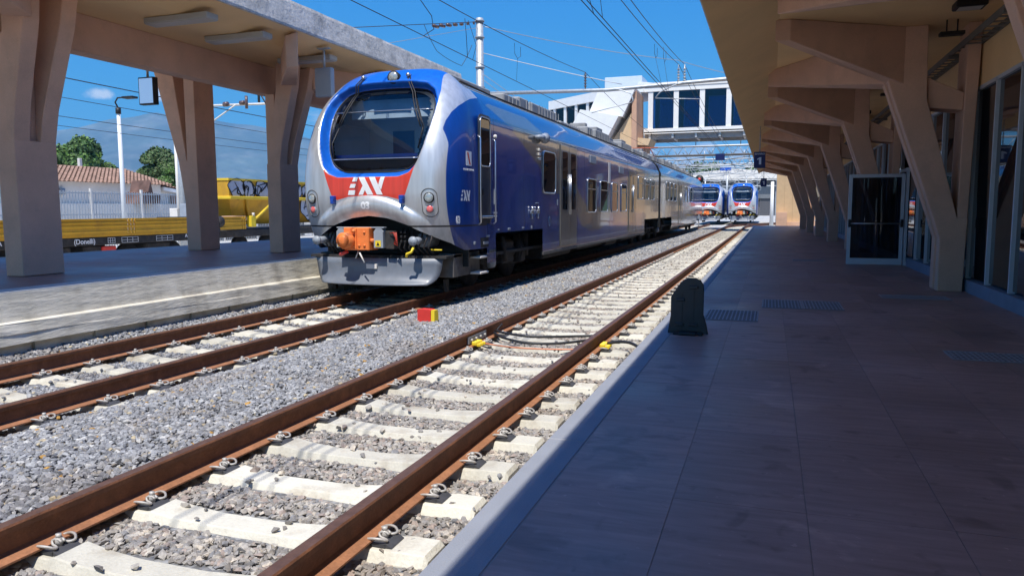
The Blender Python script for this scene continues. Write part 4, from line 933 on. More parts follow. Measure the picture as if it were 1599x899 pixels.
    for x0, x1 in ((-.60, -.45), (.11, .28)): b.prism([(x0, .86), (x1, .86), (x1, 1.13), (x1 - .04, 1.18), (x0 + .04, 1.18), (x0, 1.13)], 'y', -.02, .12)
    b.bbox(-.61, .29, .0, .10, 1.185, 1.205, .004); cw = b.build('coupler_wings', M_cgrey, t)
    b = MB()
    for x in (-.53, .19): b.prism([(x - .05, .88), (x + .05, .88), (x + .05, .98), (x - .05, .98)], 'y', -.028, -.021)
    b.build('warning_plate', M_yellowb, cw)
    b = MB()
    for x in (-.53, .19): b.prism([(x - .03, .9), (x + .03, .9), (x, .96)], 'y', -.031, -.0285)
    b.build('warning_symbol', M_black, cw)
    MB().bbox(.30, .46, .02, .3, .84, 1.14, .01).build('cable_box', M_dark, t)
    b = MB()
    for k in range(4): b.tube([(.40 + .03 * k, -.0, 1.10), (.48 + .02 * k, -.04, 1.12), (.52 + .01 * k, -.02, 1.02 - .04 * k), (.47, .0, .93)], .007, 5)
    b.build('hose', mat('red_hose', (.45, .05, .03), .5), t)
    for x in (-.98, .84):
        bf = MB().tube([(x, -.02, .98), (x, .30, .98)], [.06, .06], 12); bf.tube([(x, -.06, .98), (x, -.02, .98)], .075, 14); bf.tube([(x, .30, .98), (x, .75, .96)], .12, 12); bf.build('buffer_stub', M_cgrey, t)
    MB().tube([(-.36, -.06, .80), (-.42, -.10, .77), (-.52, -.05, .74)], .03, 6).build('hook', M_red, t)
    MB().tube([(.84, -.02, .88), (.82, -.06, .80), (.74, -.06, .77), (.72, -.05, .72)], .025, 6).build('air_cock', M_yellowb, t)
    MB().tube([(-.12, -.1, .78), (-.02, -.12, .62)], .013, 6).tube([(-.2, .0, .8), (-.24, -.03, .68)], .011, 6).build('release_lever', M_offw, t)
    MB().tube([(.98, .3, .82), (1.2, .3, .82)], .014, 6).build('handle_bar', M_yellowb, t)
    b = MB()
    for k in range(7): x_ = .5 + .09 * k; MB().tube([(x_, .3, 1.18), (x_ + .02, .2, 1.0), (x_ - .03, .18, .86), (x_ + .03, .3, .74)], .016, 5).build('hose', M_dark, t)
    for k in range(5): x_ = -.66 - .07 * k; MB().tube([(x_, .3, 1.12), (x_ - .03, .22, .92), (x_ + .02, .3, .76)], .015, 5).build('hose', M_dark, t)
    b = MB()
    for k in range(3):
        for j in range(2): b.bbox(.52 + .07 * j, .56 + .07 * j, .12, .2, .94 + .08 * k, .98 + .08 * k, .006)
    b.build('cable_socket', M_black, t)
    MB().box(-1.30, 1.30, .25, .9, .68, .72).build('headstock', M_dark, t)
    # snow plough: curved blade
    b = MB(); sec = [(.36, .68), (.36, .58), (.355, .48), (.335, .40), (.30, .33), (.24, .28), (.18, .25)]; XS = np.linspace(-1.18, 1.18, 25)
    def pe(x, z): return 0.16 * abs(x / 1.18) ** 3 
    vs = []
    for y, z in sec:
        for x in XS:
            w_ = np.interp(z, [.25, .30, .36, .45, .68], [.85, .93, .97, 1.0, 1.04])
            vs.append((x * w_, y - .22 + pe(x, z) * 1.0, z))
    nx_ = len(XS); nseg = len(sec)
    b.add(vs, [(k * nx_ + i, (k + 1) * nx_ + i, (k + 1) * nx_ + i + 1, k * nx_ + i + 1) for k in range(nseg - 1) for i in range(nx_ - 1)], 0, True)
    pg = b.build('plough', M_plough, t); md = pg.modifiers.new('thick', 'SOLIDIFY'); md.thickness = .018
    MB().bbox(-.12, .08, .105, .125, .50, .58, .003).build('number_plate', M_offw, pg)
    for x_ in (1.02, -1.30): MB().bbox(x_, x_ + .28, .55, 1.75, .34, .74, .01).build('plough_bracket', M_under, t)
    for s in (-1, 1): MB().prism([(.62, .30), (.74, .30), (.72, .08), (.66, .08)], 'x', s * 1.10 - .03, s * 1.10 + .03).build('guard_iron', M_dark, t)
    return t

# body of one car: extruded outline with livery distance fields, local Y measured from the nose tip
def body_mesh(y0, y1, livery, cut=None, step=.35):
    ring = [(A_, z) for z in (.52, .62, .74, .9, 1.05, 1.2, 1.23, 1.45, 1.65)] + BODY[1:-1] + [(-A_, z) for z in (1.65, 1.45, 1.23, 1.2, 1.05, .9, .74, .62, .52)]
    # dense vertical sampling so that the livery print is crisp
    R2 = []
    for (a, b_), (c, d) in zip(ring, ring[1:]):
        n_ = max(1, int(math.hypot(c - a, d - b_) / .09))
        for k in range(n_): R2.append((a + (c - a) * k / n_, b_ + (d - b_) * k / n_))
    R2.append(ring[-1]); ring = R2; n_ = len(ring)
    ys = list(np.arange(y0, y1, .09)) + [y1]
    V = np.array([(x, y, z) for y in ys for x, z in ring])
    f = []
    for k in range(len(ys) - 1):
        ym_ = (ys[k] + ys[k + 1]) / 2
        for i in range(n_ - 1):
            zz = (ring[i][1] + ring[i + 1][1]) / 2
            if cut and zz < 1.04 and any(a + max(0, (.2 - (zz - .5))) * 0 < ym_ < b_ for a, b_ in cut): continue
            f.append((k * n_ + i, k * n_ + i + 1, (k + 1) * n_ + i + 1, (k + 1) * n_ + i))
    # door and window openings
    me = bpy.data.meshes.new('body_side'); me.from_pydata([tuple(v) for v in V], [], f); me.materials.append(M_side)
    me.polygons.foreach_set('use_smooth', [True] * len(f))
    P = V[:, [1, 2]]; g_ = np.full(len(V), 1.)
    for p in livery: g_ = np.minimum(g_, sdf(P, p))
    attr(me, 'grey', g_); attr(me, 'roof', 3.47 - V[:, 2]); attr(me, 'joint', np.minimum(np.abs(V[:, 2] - 3.47) - .012, np.abs(V[:, 2] - 3.10) - .006))
    me.update(); return me
NY = 11.05          # world Y of the leading train's nose tip
kx = 4.85 / 4.93
def L_(y, z): return (y * kx - NY, 1.49 + (z - 1.49) * kx)
LIV1 = [[L_(*p) for p in q] for q in (
    [(13.0, 3.45), (15.64, 3.45), (16.87, 3.13), (14.08, 3.13)],
    [(14.08, 3.13), (16.4, 2.36), (16.4, 1.86), (17.9, 1.86), (17.9, .4), (19.62, .4), (19.62, 3.13)],
    [(19.6, 2.1), (20.2, 1.8), (20.9, 1.55), (23.6, 1.55), (24.3, 1.5), (24.0, 1.2), (23.3, .96), (22.4, .85), (21.2, .87), (20.3, 1.0), (19.77, 1.26), (19.6, 1.5)],
    [(27.2, .4), (27.2, 2.6), (29, 3.0), (35.4, 3.0), (35.4, .4)])]
ME_nose = nose_mesh()
b0 = 1.62; e1 = L_(35.2, 1)[0]; s2 = L_(35.95, 1)[0]
CUT1 = [(L_(13.35, 1)[0], L_(16.45, 1)[0]), (L_(31.2, 1)[0], e1 + .1)]
ME_b1 = body_mesh(b0, e1, LIV1, CUT1)
LIV2 = [[L_(*p) for p in q] for q in ([(35.5, .4), (35.5, 3.1), (52, 3.1), (53, .4)],)]
CUT2 = [(s2 - .1, s2 + 4.2), (L_(54.5, 1)[0], L_(57.6, 1)[0])]
ME_b2 = body_mesh(s2, L_(59.0, 1)[0], LIV2, CUT2)
def rrect(y0, y1, z0, z1, r, n_=4):
    pts = []
    for cy, cz, a0 in ((y1 - r, z1 - r, 0), (y0 + r, z1 - r, 90), (y0 + r, z0 + r, 180), (y1 - r, z0 + r, 270)):
        for k in range(n_ + 1): a = R(a0 + 90 * k / n_); pts.append((cy + r * math.cos(a), cz + r * math.sin(a)))
    return pts
def window(parent, y0, y1, z0, z1, name='window', vent=True, frame=M_steel, r=.09):
    (a, c), (b_, d) = L_(y0, z0), L_(y1, z1); X = A_
    P = rrect(a, b_, c, d, r)
    w_ = MB().prism(P, 'x', X + .001, X + .012).build(name, M_glassdark, parent)
    MB().tube([(X + .014, y, z) for y, z in P + P[:1]], .017, 5, cap=False).build('frame', frame, w_)
    if vent:
        zm = c + (d - c) * .70; MB().box(X + .013, X + .03, a + .03, b_ - .03, zm - .015, zm + .015).build('glazing_bar', frame, w_)
    return w_
def wheelset(parent, y, r=.44):
    for s in (-1, 1):
        w_ = MB().tube([(s * .70, y, r), (s * .835, y, r)], r, 26).build('wheel', M_dark, parent); MB().tube([(s * .83, y, r), (s * 1.02, y, r)], [.16, .14], 14).build('axle_box', M_under, w_)
def bogie(parent, yc, half=1.1):
    b = MB()
    for s in (-1, 1):
        b.bbox(s * 1.02 - .09, s * 1.02 + .09, yc - half - .45, yc + half + .45, .50, .70, .03)
        b.bbox(s * 1.12 - .10, s * 1.12 + .10, yc - .35, yc + .35, .38, .85, .04)
        for dy in (-half, half):
            b.bbox(s * 1.06 - .12, s * 1.06 + .12, yc + dy - .17, yc + dy + .17, .33, .60, .04)
            b.tube([(s * 1.12, yc + dy - .30, .45), (s * 1.12, yc + dy - .30, .95)], .075, 10).tube([(s * 1.12, yc + dy + .30, .45), (s * 1.12, yc + dy + .30, .95)], .075, 10)
        b.tube([(s * 1.28, yc - .55, .95), (s * 1.30, yc - .45, .45)], .05, 10)
        b.tube([(s * 1.25, yc + .5, .98), (s * 1.27, yc + .62, .7), (s * 1.25, yc + .5, .4)], .025, 6).tube([(s * 1.25, yc + .62, .98), (s * 1.29, yc + .78, .66), (s * 1.25, yc + .62, .42)], .02, 6)
    b.box(-1.0, 1.0, yc - .3, yc + .3, .45, .8)
    bo = b.build('bogie', M_dark, parent)
    MB().tube([(1.19, yc - half + .02, .47), (1.30, yc - half + .02, .47)], [.13, .10], 12).build('axle_cap', M_cgrey, bo)
    wheelset(parent, yc - half); wheelset(parent, yc + half)

T = build_train('passenger_train', 'long two-car blue and silver train with red nose on the second track, number 03', (T2, NY, 0))
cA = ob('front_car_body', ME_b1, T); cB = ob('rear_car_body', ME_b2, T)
# cab door with rounded top light and rails
(a, c), (b_, d) = L_(12.46, 1.23), L_(13.08, 3.17)
dA = MB().prism(rrect(a, b_, c, d, .12), 'x', A_ + .001, A_ + .014).build('cab_door', mat('door_dark', (.028, .034, .05), .3, coat=.6, var=.1), T)
(ya, za), (yb, zb) = L_(12.52, 2.26), L_(13.02, 3.12)
P = rrect(ya, yb, za, zb, .1); MB().prism(P, 'x', A_ + .015, A_ + .022).build('door_window', M_glassdark, dA); MB().tube([(A_ + .024, y, z) for y, z in P + P[:1]], .012, 5, cap=False).build('frame', M_steel, dA)
MB().bbox(A_ + .01, A_ + .07, a + .05, b_ - .05, c + .10, c + .14, .01).build('door_step', M_steel, dA)
MB().bbox(A_ + .015, A_ + .05, a + .08, a + .16, c + .5, c + .62, .01).build('lock_box', M_black, dA)
for y in (a - .035, b_ + .10):
    MB().tube([(A_ + .01, y, 1.22), (A_ + .06, y, 1.26), (A_ + .06, y, 2.72), (A_ + .01, y, 2.76)], .014, 6).build('handrail', M_steel, T)
MB().sphere((A_ + .06, b_ + .10, 2.80), .04, 0, 8).build('handrail_knob', M_offw, T)
window(T, 16.45, 17.5, 1.86, 2.80, vent=False, r=.13).name = 'window'
for y0, y1 in ((20.86, 21.95), (22.56, 23.66), (24.3, 25.25), (25.95, 26.96)): window(T, y0, y1, 1.39, 2.34)
for y0, y1 in ((29.5, 30.62), (31.15, 32.2), (32.72, 33.72)): window(T, y0, y1, 1.86, 2.75)
for y0 in (37.9, 39.45, 41.0, 46.6, 48.2, 49.8): window(T, y0, y0 + 1.05, 1.88, 2.82)
def pdoor(y0, y1, z0, z1):
    (a, c), (b_, d) = L_(y0, z0), L_(y1, z1); m_ = (a + b_) / 2
    for s, (p, q) in enumerate(((a, m_ - .01), (m_ + .01, b_))):
        dd_ = MB().bbox(A_ + .001, A_ + .022, p, q, c, d, .006).build('passenger_door', mat('door_grey', (.20, .195, .185), .3, .55, var=.05, coat=.6), T)
        w_ = (q - p); P = rrect(p + w_ * .2, q - w_ * .2, c + (d - c) * .36, d - .16, .06)
        MB().prism(P, 'x', A_ + .023, A_ + .028).build('door_window', M_glassdark, dd_)
        MB().tube([(A_ + .05, (q - .05) if s == 0 else (p + .05), 1.35), (A_ + .05, (q - .05) if s == 0 else (p + .05), 2.35)], .013, 6).build('door_edge', M_steel, dd_)
pdoor(17.95, 19.58, .58, 3.06); pdoor(27.45, 28.9, .64, 2.86); pdoor(43.3, 44.8, .6, 2.95)
# side fittings
(y, z) = L_(16.1, 3.05); hn = MB().tube([(A_ + .02, y - .25, z), (A_ + .10, y - .25, z), (A_ + .10, y + .06, z + .01)], [.04, .05, .06], 10); hn.tube([(A_ + .10, y + .06, z + .01), (A_ + .10, y + .2, z + .01)], [.06, .12], 12); hn.build('horn', M_cgrey, T)
b = MB()
for k in range(3): (yy, zz) = L_(16.15, 2.80 - .10 * k); b.bbox(A_ + .001, A_ + .04, yy - .05, yy + .05, zz - .03, zz + .03, .008)
b.build('signal_lamps', M_offw, T)
b = MB()
for yy in (15.55, 16.0):
    (y, z) = L_(yy, 1.43); b.bbox(A_ + .001, A_ + .05, y - .06, y + .06, z - .04, z + .03, .01).tube([(A_ + .04, y, z + .03), (A_ + .04, y, z + .11)], .03, 8).tube([(A_ + .03, y, z - .04), (A_ + .03, y, z - .15)], .015, 6)
b.build('fuel_couplings', M_steel, T)
b = MB()
for yy, zz, w_, h_ in ((13.3, 1.72, .10, .28), (13.32, 1.42, .16, .03), (13.32, 1.36, .16, .03), (14.1, 1.10, .12, .04), (13.5, 1.1, .08, .03), (15.0, 1.1, .1, .03), (15.6, 1.1, .04, .06), (17.7, 1.65, .05, .14), (16.0, 1.62, .22, .02), (12.25, .9, .08, .05), (12.9, 1.0, .16, .04), (12.8, .88, .24, .05), (20.9, 2.9, .05, .01)):
    (y, z) = L_(yy, zz); b.bbox(A_ + .001, A_ + .016, y - w_ / 2, y + w_ / 2, z - h_ / 2, z + h_ / 2, .004)
b.build('label_plates', M_cgrey, T)
(y, z) = L_(17.0, 1.2); MB().tube([(A_ + .004, y + .05 * math.cos(a_), z + .11 * math.sin(a_)) for a_ in [6.2832 * k / 16 for k in range(17)]], .008, 5, cap=False).build('filler_ring', M_steel, T)
(ya, za), (yb, zb) = L_(12.55, .80), L_(12.95, .98); MB().box(A_ - .04, A_ + .004, ya, yb, za, zb).build('step_recess', M_gap, T)
for zz in (.64, .36): MB().bbox(1.18, 1.50, L_(12.55, 1)[0], L_(12.95, 1)[0], zz - .02, zz + .02, .008).build('step', M_offw, T)
for (y, z) in (L_(21.5, 2.9), L_(25.9, 2.80)): MB().bbox(A_ + .001, A_ + .03, y - .38, y + .38, z - .11, z + .11, .02).build('side_vent', M_cgrey, T)
(y, z) = L_(23.95, 2.65); MB().box(A_ + .001, A_ + .012, y - .13, y + .13, z - .35, z + .3).build('destination_strip', M_offw, T)
b = MB().bbox(A_ - .02, A_ + .015, 1.7, CUT1[0][0] - .05, .70, .76, .005); b.bbox(A_ - .04, A_ + .012, CUT1[0][1], CUT1[1][0], .46, .535, .006); b.bbox(A_ - .04, A_ + .012, CUT2[0][1], CUT2[1][0], .46, .535, .006); b.build('sill', M_under, T)
for yy in (13.25, 15.1, 17.75, 19.78, 20.5, 24.0, 27.2, 29.1, 31.0, 34.6, 37.3, 42.9, 45.2, 50.9):
    (y, z) = L_(yy, 1); lo_ = 1.06 if 13.3 < yy < 16.5 or yy > 31 and yy < 35 else .56
    MB().box(A_ - .002, A_ + .0015, y - .004, y + .004, lo_, 3.11).build('panel_seam', M_gap, T)
# emblem, crest, numbers on the cab side
b = MB()
for pl_ in logo_polys(0, 0, .42):
    vs = [(A_ + .003, .62 + x, 1.72 + z) for x, z in pl_]; b.add(vs, [tuple(range(len(vs)))])
b.build('emblem', M_letter, T)
o_ = ob('number', text_mesh('03', .17, M_letter, 'number', .002, .006), T, (A_ + .003, .60, 1.31)); o_.rotation_euler = (math.pi / 2, 0, math.pi / 2); o_.location = (1.475, .36, 1.31)
b = MB().box(A_ + .001, A_ + .004, .66, .90, 2.22, 2.46); cr_ = b.build('crest', M_letter, T); MB().add([(A_ + .006, .70, 2.44), (A_ + .006, .76, 2.44), (A_ + .006, .86, 2.24), (A_ + .006, .80, 2.24)], [(0, 1, 2, 3)]).build('crest_stripe', M_red, cr_)
o_ = ob('caption', text_mesh('REGIONE CAMPANIA', .05, M_letter, 'caption', .001, .001), T, (A_ + .003, .78, 2.15)); o_.rotation_euler = (math.pi / 2, 0, math.pi / 2)
# gangway between the cars and end faces
MB().box(-1.25, 1.25, e1 + .01, s2 - .01, .9, 3.4).build('gangway_bellows', M_black, T)
for yy, nm in ((e1, 'end_panel'), (s2, 'end_panel')):
    pts = [(A_ - .01, .6)] + [(x * .99, ZN + (z - ZN) * .99) for x, z in BODY[1:-1]] + [(-A_ + .01, .6)]; MB().prism(pts, 'y', yy - .02 if yy == e1 else yy, yy if yy == e1 else yy + .02).build(nm, M_black, T)
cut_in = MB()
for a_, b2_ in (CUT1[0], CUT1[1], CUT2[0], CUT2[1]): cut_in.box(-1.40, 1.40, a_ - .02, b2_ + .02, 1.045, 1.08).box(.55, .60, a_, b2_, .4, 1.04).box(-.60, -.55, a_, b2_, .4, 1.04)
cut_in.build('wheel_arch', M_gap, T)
for yc in (L_(14.9, 1)[0], L_(33.3, 1)[0], L_(38.0, 1)[0], L_(56.0, 1)[0]): bogie(T, yc)
b = MB()
for y0, y1, z0 in ((6, 8.6, .3), (9.4, 12.5, .34), (13.2, 15, .28), (16, 19, .33), (30, 34, .3), (35, 40, .3)): b.bbox(-1.25, 1.25, y0, y1, z0, .60, .04)
b.box(-1.3, 1.3, 1.7, e1, .60, .66).box(-1.3, 1.3, s2, 47, .60, .66); b.build('underfloor_equipment', M_dark, T)
# roof equipment
b = MB(); rr_ = random.Random(3)
y = 4.3
while y < 44:
    if e1 - .4 < y < s2 + .3: y += .5; continue
    L2 = rr_.choice([.7, 1.1, 1.6, 2.2]); h_ = rr_.choice([.16, .22, .30, .34]); x0 = rr_.uniform(-1.0, -.7)
    b.bbox(x0, rr_.uniform(.8, .95), y, y + L2, 3.62, 3.78 + h_ * .8, .03)
    if rr_.random() < .6: b.bbox(.3, .8, y + L2 * .3, y + L2 * .7, 3.7, 3.86 + h_, .02)
    for k in range(int(L2 / .25)): b.box(.96, .975, y + .1 + k * .25, y + .14 + k * .25, 3.62, 3.74 + h_ * .7)
    y += L2 + rr_.choice([.12, .3, .5])
b.bbox(-.7, .7, 1.9, 4.0, 3.86, 3.98, .03)
b.build('roof_equipment', M_roofgrey, T)
b = MB()
for s in (-1, 1): b.tube([(s * .95, 1.75, 3.80), (s * 1.05, 3, 3.72), (s * 1.05, e1, 3.72)], .018, 6).tube([(s * 1.05, s2, 3.72), (s * 1.05, 46, 3.72)], .018, 6)
b.build('roof_rail', M_dark, T)
yp = 40.2 - NY; b = MB()
for s in (-.45, .45): b.tube([(s, yp - .6, 4.0), (s * .8, yp + .75, 4.30), (s * .6, yp - .3, 4.62)], .03, 6)
b.tube([(-.7, yp - .3, 4.64), (.7, yp - .3, 4.64)], .03, 6).bbox(-.6, .6, yp - .8, yp + .5, 3.9, 4.0, .02); b.build('pantograph', M_pantored, T)
MB().bbox(-.5, .8, yp - 3.2, yp - 2.0, 3.7, 4.05, .03).build('resistor_box', M_roofgrey, T)

# the two distant trains: copies of the same nose with shorter bodies
ME_b3 = body_mesh(b0, 22, [[(8, .3), (8, 3.3), (22, 3.3), (22, .3)]], [(2.3, 5.3)])
def far_train(x, y, label):
    t = build_train('passenger_train', label, (x, y, 0), False)
    ob('front_car_body', ME_b3, t); bogie(t, 3.8)
    for k in range(5): 
        w_ = MB().prism(rrect(6 + 2 * k, 7.2 + 2 * k, 1.6, 2.6, .1), 'x', A_ + .001, A_ + .012).build('window', M_glassdark, t)
    MB().bbox(-.8, .8, 3, 8, 3.75, 4.1, .03).build('roof_equipment', M_roofgrey, t); MB().box(-1.3, 1.3, 1.7, 22, .4, .66).build('underfloor_equipment', M_dark, t)
    return t
far_train(T1, 79.0, 'distant train facing the camera at the end of the near track')
far_train(T2 + .35, 79.6, 'distant blue and silver train half hidden behind the long train')

# ================================================================== TRACKSIDE THINGS
t = thing('stop_board', 'black plastic stop board with sloping left shoulder standing on the platform edge', 'board', (-.82, 8.4, PZ + .008))
P = [(-.215, 0), (.205, 0), (.185, .10), (.150, .22), (.150, .50), (.145, .545), (.12, .585), (.07, .61), (.01, .61), (-.04, .595), (-.08, .565), (-.165, .435), (-.185, .40), (-.185, .20)]
P = [(x, z) for x, z in P]
MB().prism(P, 'y', -.012, .012).build('board', M_blackpl, t)
MB().tube([(x, 0, z) for x, z in P[1:] + P[:1]], .012, 6).build('rim', M_blackpl, t)
b = MB().box(-.073, -.067, -.016, -.0125, .10, .45).box(.053, .059, -.016, -.0125, .10, .50); b.build('rib', M_black, t)
for x, z in ((.05, .50), (-.09, .36), (-.10, .085), (.05, .085)): MB().bbox(x - .048, x + .048, -.034, -.0125, z, z + .035, .006).build('lug', M_blackpl, t)
MB().bbox(-.16, .16, -.10, .10, -.006, .022, .008).bbox(-.10, .10, -.13, .13, -.004, .030, .01).build('foot', M_black, t)

t = thing('marker_box', 'small red box with a yellow right side lying on the grey ballast', 'marker', (-4.60, 9.62, -.12), rz=R(-8))
b = MB(); b.prism([(-.115, 0), (.115, 0), (.105, .19), (.085, .20), (-.095, .20), (-.11, .19)], 'y', -.07, .07); b.build('body', M_redbox, t)
MB().prism([(-.072, .005), (.02, .005), (.04, .10), (.02, .195), (-.068, .195)], 'x', .118, .175).build('side_plate', M_yellowb, t)

# bonded cables at the insulated joint of the near track
L0 = -3.4285
t = thing('rail_joint', 'bolted fishplate on the left rail of the near track with yellow cable clamps', 'rail joint', (L0, 8.55, 0))
MB().bbox(.012, .036, -.30, .30, -.135, -.045, .004).build('fishplate', M_coping, t)
for k in range(4): MB().tube([(.036, -.22 + .147 * k, -.09), (.058, -.22 + .147 * k, -.09)], .018, 6).build('bolt', M_clip, t)
def clampset(x, y, lb):
    b = MB()
    for k in range(3): b.bbox(x, x + .07, y + .075 * k, y + .045 + .075 * k, -.155, -.105, .01).bbox(x + .06, x + .115, y + .01 + .075 * k, y + .035 + .075 * k, -.165, -.125, .006)
    tag(b.build('cable_clamp', M_yellowb), lb, 'cable clamp')
clampset(L0 + .05, 8.30, 'bright yellow clamps on the foot of the left rail beside the fishplate')
clampset(-1.9215 + .05, 8.62, 'bright yellow clamps on the platform side of the near right rail')
def cable(name, pts, r, m_, lb, n=4):
    P = [Vector(p) for p in pts]; sm = []
    for i in range(len(P) - 1):
        p0, p1, p2, p3 = P[max(i - 1, 0)], P[i], P[i + 1], P[min(i + 2, len(P) - 1)]
        for k in range(n): q = k / n; sm.append(.5 * ((2 * p1) + (-p0 + p2) * q + (2 * p0 - 5 * p1 + 4 * p2 - p3) * q * q + (-p0 + 3 * p1 - 3 * p2 + p3) * q ** 3))
    sm.append(P[-1]); return tag(MB().tube(sm, r, 7).build(name, m_), lb, 'cable')
cable('track_cable', [(-3.38, 9.15, -.10), (-3.2, 9.0, -.10), (-2.8, 8.95, -.12), (-2.3, 9.2, -.13), (-1.98, 9.35, -.13)], .017, M_cable, 'thick black cable bowing across between the near rails, the farther of two')
cable('track_cable', [(-3.38, 9.1, -.12), (-3.15, 8.78, -.12), (-2.8, 8.62, -.14), (-2.4, 8.75, -.15), (-2.0, 9.15, -.14)], .017, M_cable, 'thick black cable bowing across between the near rails, the closer of two')
cable('copper_wire', [(-3.35, 8.55, -.16), (-2.9, 8.45, -.175), (-2.4, 8.5, -.18), (-2.0, 8.6, -.17)], .010, mat('copper_insulation', (.62, .22, .10), .5), 'thin orange wire lying across a sleeper beside the black cables')
cable('loop_cable', [(-1.80, 8.75, -.12), (-1.65, 8.72, -.085), (-1.48, 8.62, -.08), (-1.33, 8.45, -.13), (-1.27, 8.35, -.2)], .019, M_cable, 'short black cable bending from the right rail clamps to the platform edge')
cable('rail_wire', [(-3.36, 9.35, -.05), (-3.33, 9.25, -.03), (-3.36, 9.15, -.09)], .01, M_cable, 'little black wire loop on the left rail beyond the fishplate')

# ================================================================== FREIGHT TRAIN behind the left platform
XW = -18.5
def lettering(txt, size, loc, parent, m_=None, name='lettering'):
    o = ob(name, text_mesh(txt, size, m_ or M_letter, name, .002, size * .02), parent, loc); o.rotation_euler = (math.pi / 2, 0, math.pi / 2); return o
t = thing('flat_wagon', 'long black flat wagon with low yellow drop sides behind the left platform', 'wagon', (XW, 0, 0))
def side_panel(y0, y1, nm='drop_side'):
    prof = [(0, .80), (.03, .80), (.03, .86), (.05, .875), (.05, .90), (.03, .915), (.03, 1.0), (.055, 1.015), (.055, 1.05), (.03, 1.065), (.03, 1.12), (.055, 1.135), (.055, 1.17), (.03, 1.185), (.03, 1.225), (.06, 1.235), (.06, 1.27), (0, 1.27)]
    return MB().prism(prof, 'y', y0, y1).build(nm, M_wagon, t)
yy = 7.62
while yy < 20.5: side_panel(yy, yy + 4.94); side_panel(yy + 4.98, yy + 5.06, 'hinge_post'); side_panel(yy + 5.10, yy + 5.18, 'hinge_post'); yy += 5.22
MB().box(-2.7, -.001, 7.9, 21.6, .74, .82).build('deck', M_wagon, t)
MB().bbox(-2.6, .0, 7.9, 21.6, .50, .738, .02).build('underframe', M_dark, t)
b = MB()
for y in (9.4, 11.2, 18.0, 19.8): 
    w_ = MB().tube([(-.35, y, .10), (-.22, y, .10)], .42, 20).build('wheel', M_dark, t)
for y, w_ in ((12.6, .9), (14.3, 1.6), (16.3, .8), (18.6, 1.0)): MB().bbox(-1.2, -.1, y, y + w_, .22, .50, .04).build('brake_gear', M_dark, t)
MB().bbox(-.3, -.05, 16.9, 17.4, .18, .46, .02).build('brake_handwheel', M_red, t)
for y, w_ in ((12.95, .75), (17.55, .62), (18.9, .7), (17.05, .25)):
    f_ = MB().box(.001, .012, y, y + w_, .54, .71).build('data_panel', M_black, t)
    b = MB()
    for k in range(4): b.box(.013, .016, y + w_ * k / 3 - .006, y + w_ * k / 3 + .006, .545, .705)
    for z in (.545, .62, .70): b.box(.013, .016, y, y + w_, z - .005, z + .005)
    b.build('data_grid', M_letter, f_)
lettering('(Donelli)', .20, (.016, 16.25, .62), t)
for y in (13.75, 20.2): lettering('^', .25, (.014, y, .62), t)
b = MB().bbox(-2.5, -.1, 21.62, 21.9, .60, 1.06, .02); b.build('headstock', M_black, t)
MB().box(-.099, -.09, 19.5, 20.1, .8, .81) if False else None
o_ = MB().box(-2.3, -1.6, 7.5, 7.6, .9, 1.2).build('plate', M_offw, t)
e_ = thing('hopper_wagon', 'yellow sloped hopper wagon covered in grey and black graffiti', 'wagon', (XW - .4, 0, 0))
y0, y1 = 22.9, 34.0
MB().prism([(-1.2, 1.95), (0, 1.95), (0, 2.62), (-1.2, 2.62)], 'y', y0, y1).build('hopper_upper', M_wagon, e_)
MB().loft([[(-1.2, y0, 1.949), (0, y0, 1.949), (-.55, y0 + .8, .95), (-1.1, y0 + .8, .95)], [(-1.2, y1, 1.949), (0, y1, 1.949), (-.55, y1 - .8, .95), (-1.1, y1 - .8, .95)]]).build('hopper_lower', M_wagon, e_)
MB().bbox(-1.25, .10, y0 - .05, y1, 1.90, 2.02, .02).build('waist_rail', M_yellow, e_)
for k in range(5):
    ya = y0 + .9 + 2.1 * k; MB().tube([(.03, ya, 1.90), (-.48, ya + .75, .96)], .045, 5).build('rib', M_wagon, e_)
MB().box(-1.23, .03, y0 - .03, y1, 2.60, 2.68).build('top_rail', M_yellow, e_)
MB().bbox(-2.6, .1, y0 - .9, y1 + .6, .50, .78, .03).build('underframe', M_dark, e_)
for y in (y0 + .8, y0 + 2.4, y1 - 2.4): MB().tube([(-.35, y, .10), (-.2, y, .10)], .44, 20).build('wheel', M_dark, e_)
MB().bbox(-.05, .15, y0 + 1.0, y0 + 1.3, .86, 1.28, .02).build('yellow_box', M_yellowb, e_)
MB().tube([(.14, y0 + 1.15, 1.28), (.14, y0 + 1.15, 1.40)], .05, 8).build('lamp', M_offw, e_)
MB().tube([(.10, y0 + 1.25, 1.12), (.10, y0 + 2.2, 1.68)], .05, 6).build('diagonal_brace', M_yellow, e_)
MB().tube([(.02, y0 - .5, 1.18), (.02, y0 + .8, 1.18)], .11, 12).build('air_tank', M_salmon, e_)
# machinery end of the flat wagon: black generator with white plate and round lamp
g_ = thing('generator_box', 'black machine box with white data plate and round lamps between the two wagons', 'machine', (XW, 20.55, .80))
MB().bbox(-1.6, .10, 0, 1.25, -.25, .48, .04).build('casing', M_black, g_)
MB().box(.101, .112, .12, .85, .17, .42).build('data_plate', M_offw, g_); lettering('TARA 23 t', .10, (.114, .48, .30), g_, M_black)
MB().tube([(.10, .42, -.02), (.125, .42, -.02)], .11, 16).build('lamp_white', M_white, g_); MB().tube([(.10, .70, -.02), (.125, .70, -.02)], .10, 16).build('lamp_red', mat('dull_red', (.25, .03, .03), .5), g_)
MB().tube([(.0, 1.05, .30), (.0, 1.35, .30)], .20, 14).build('motor', M_dark, g_)
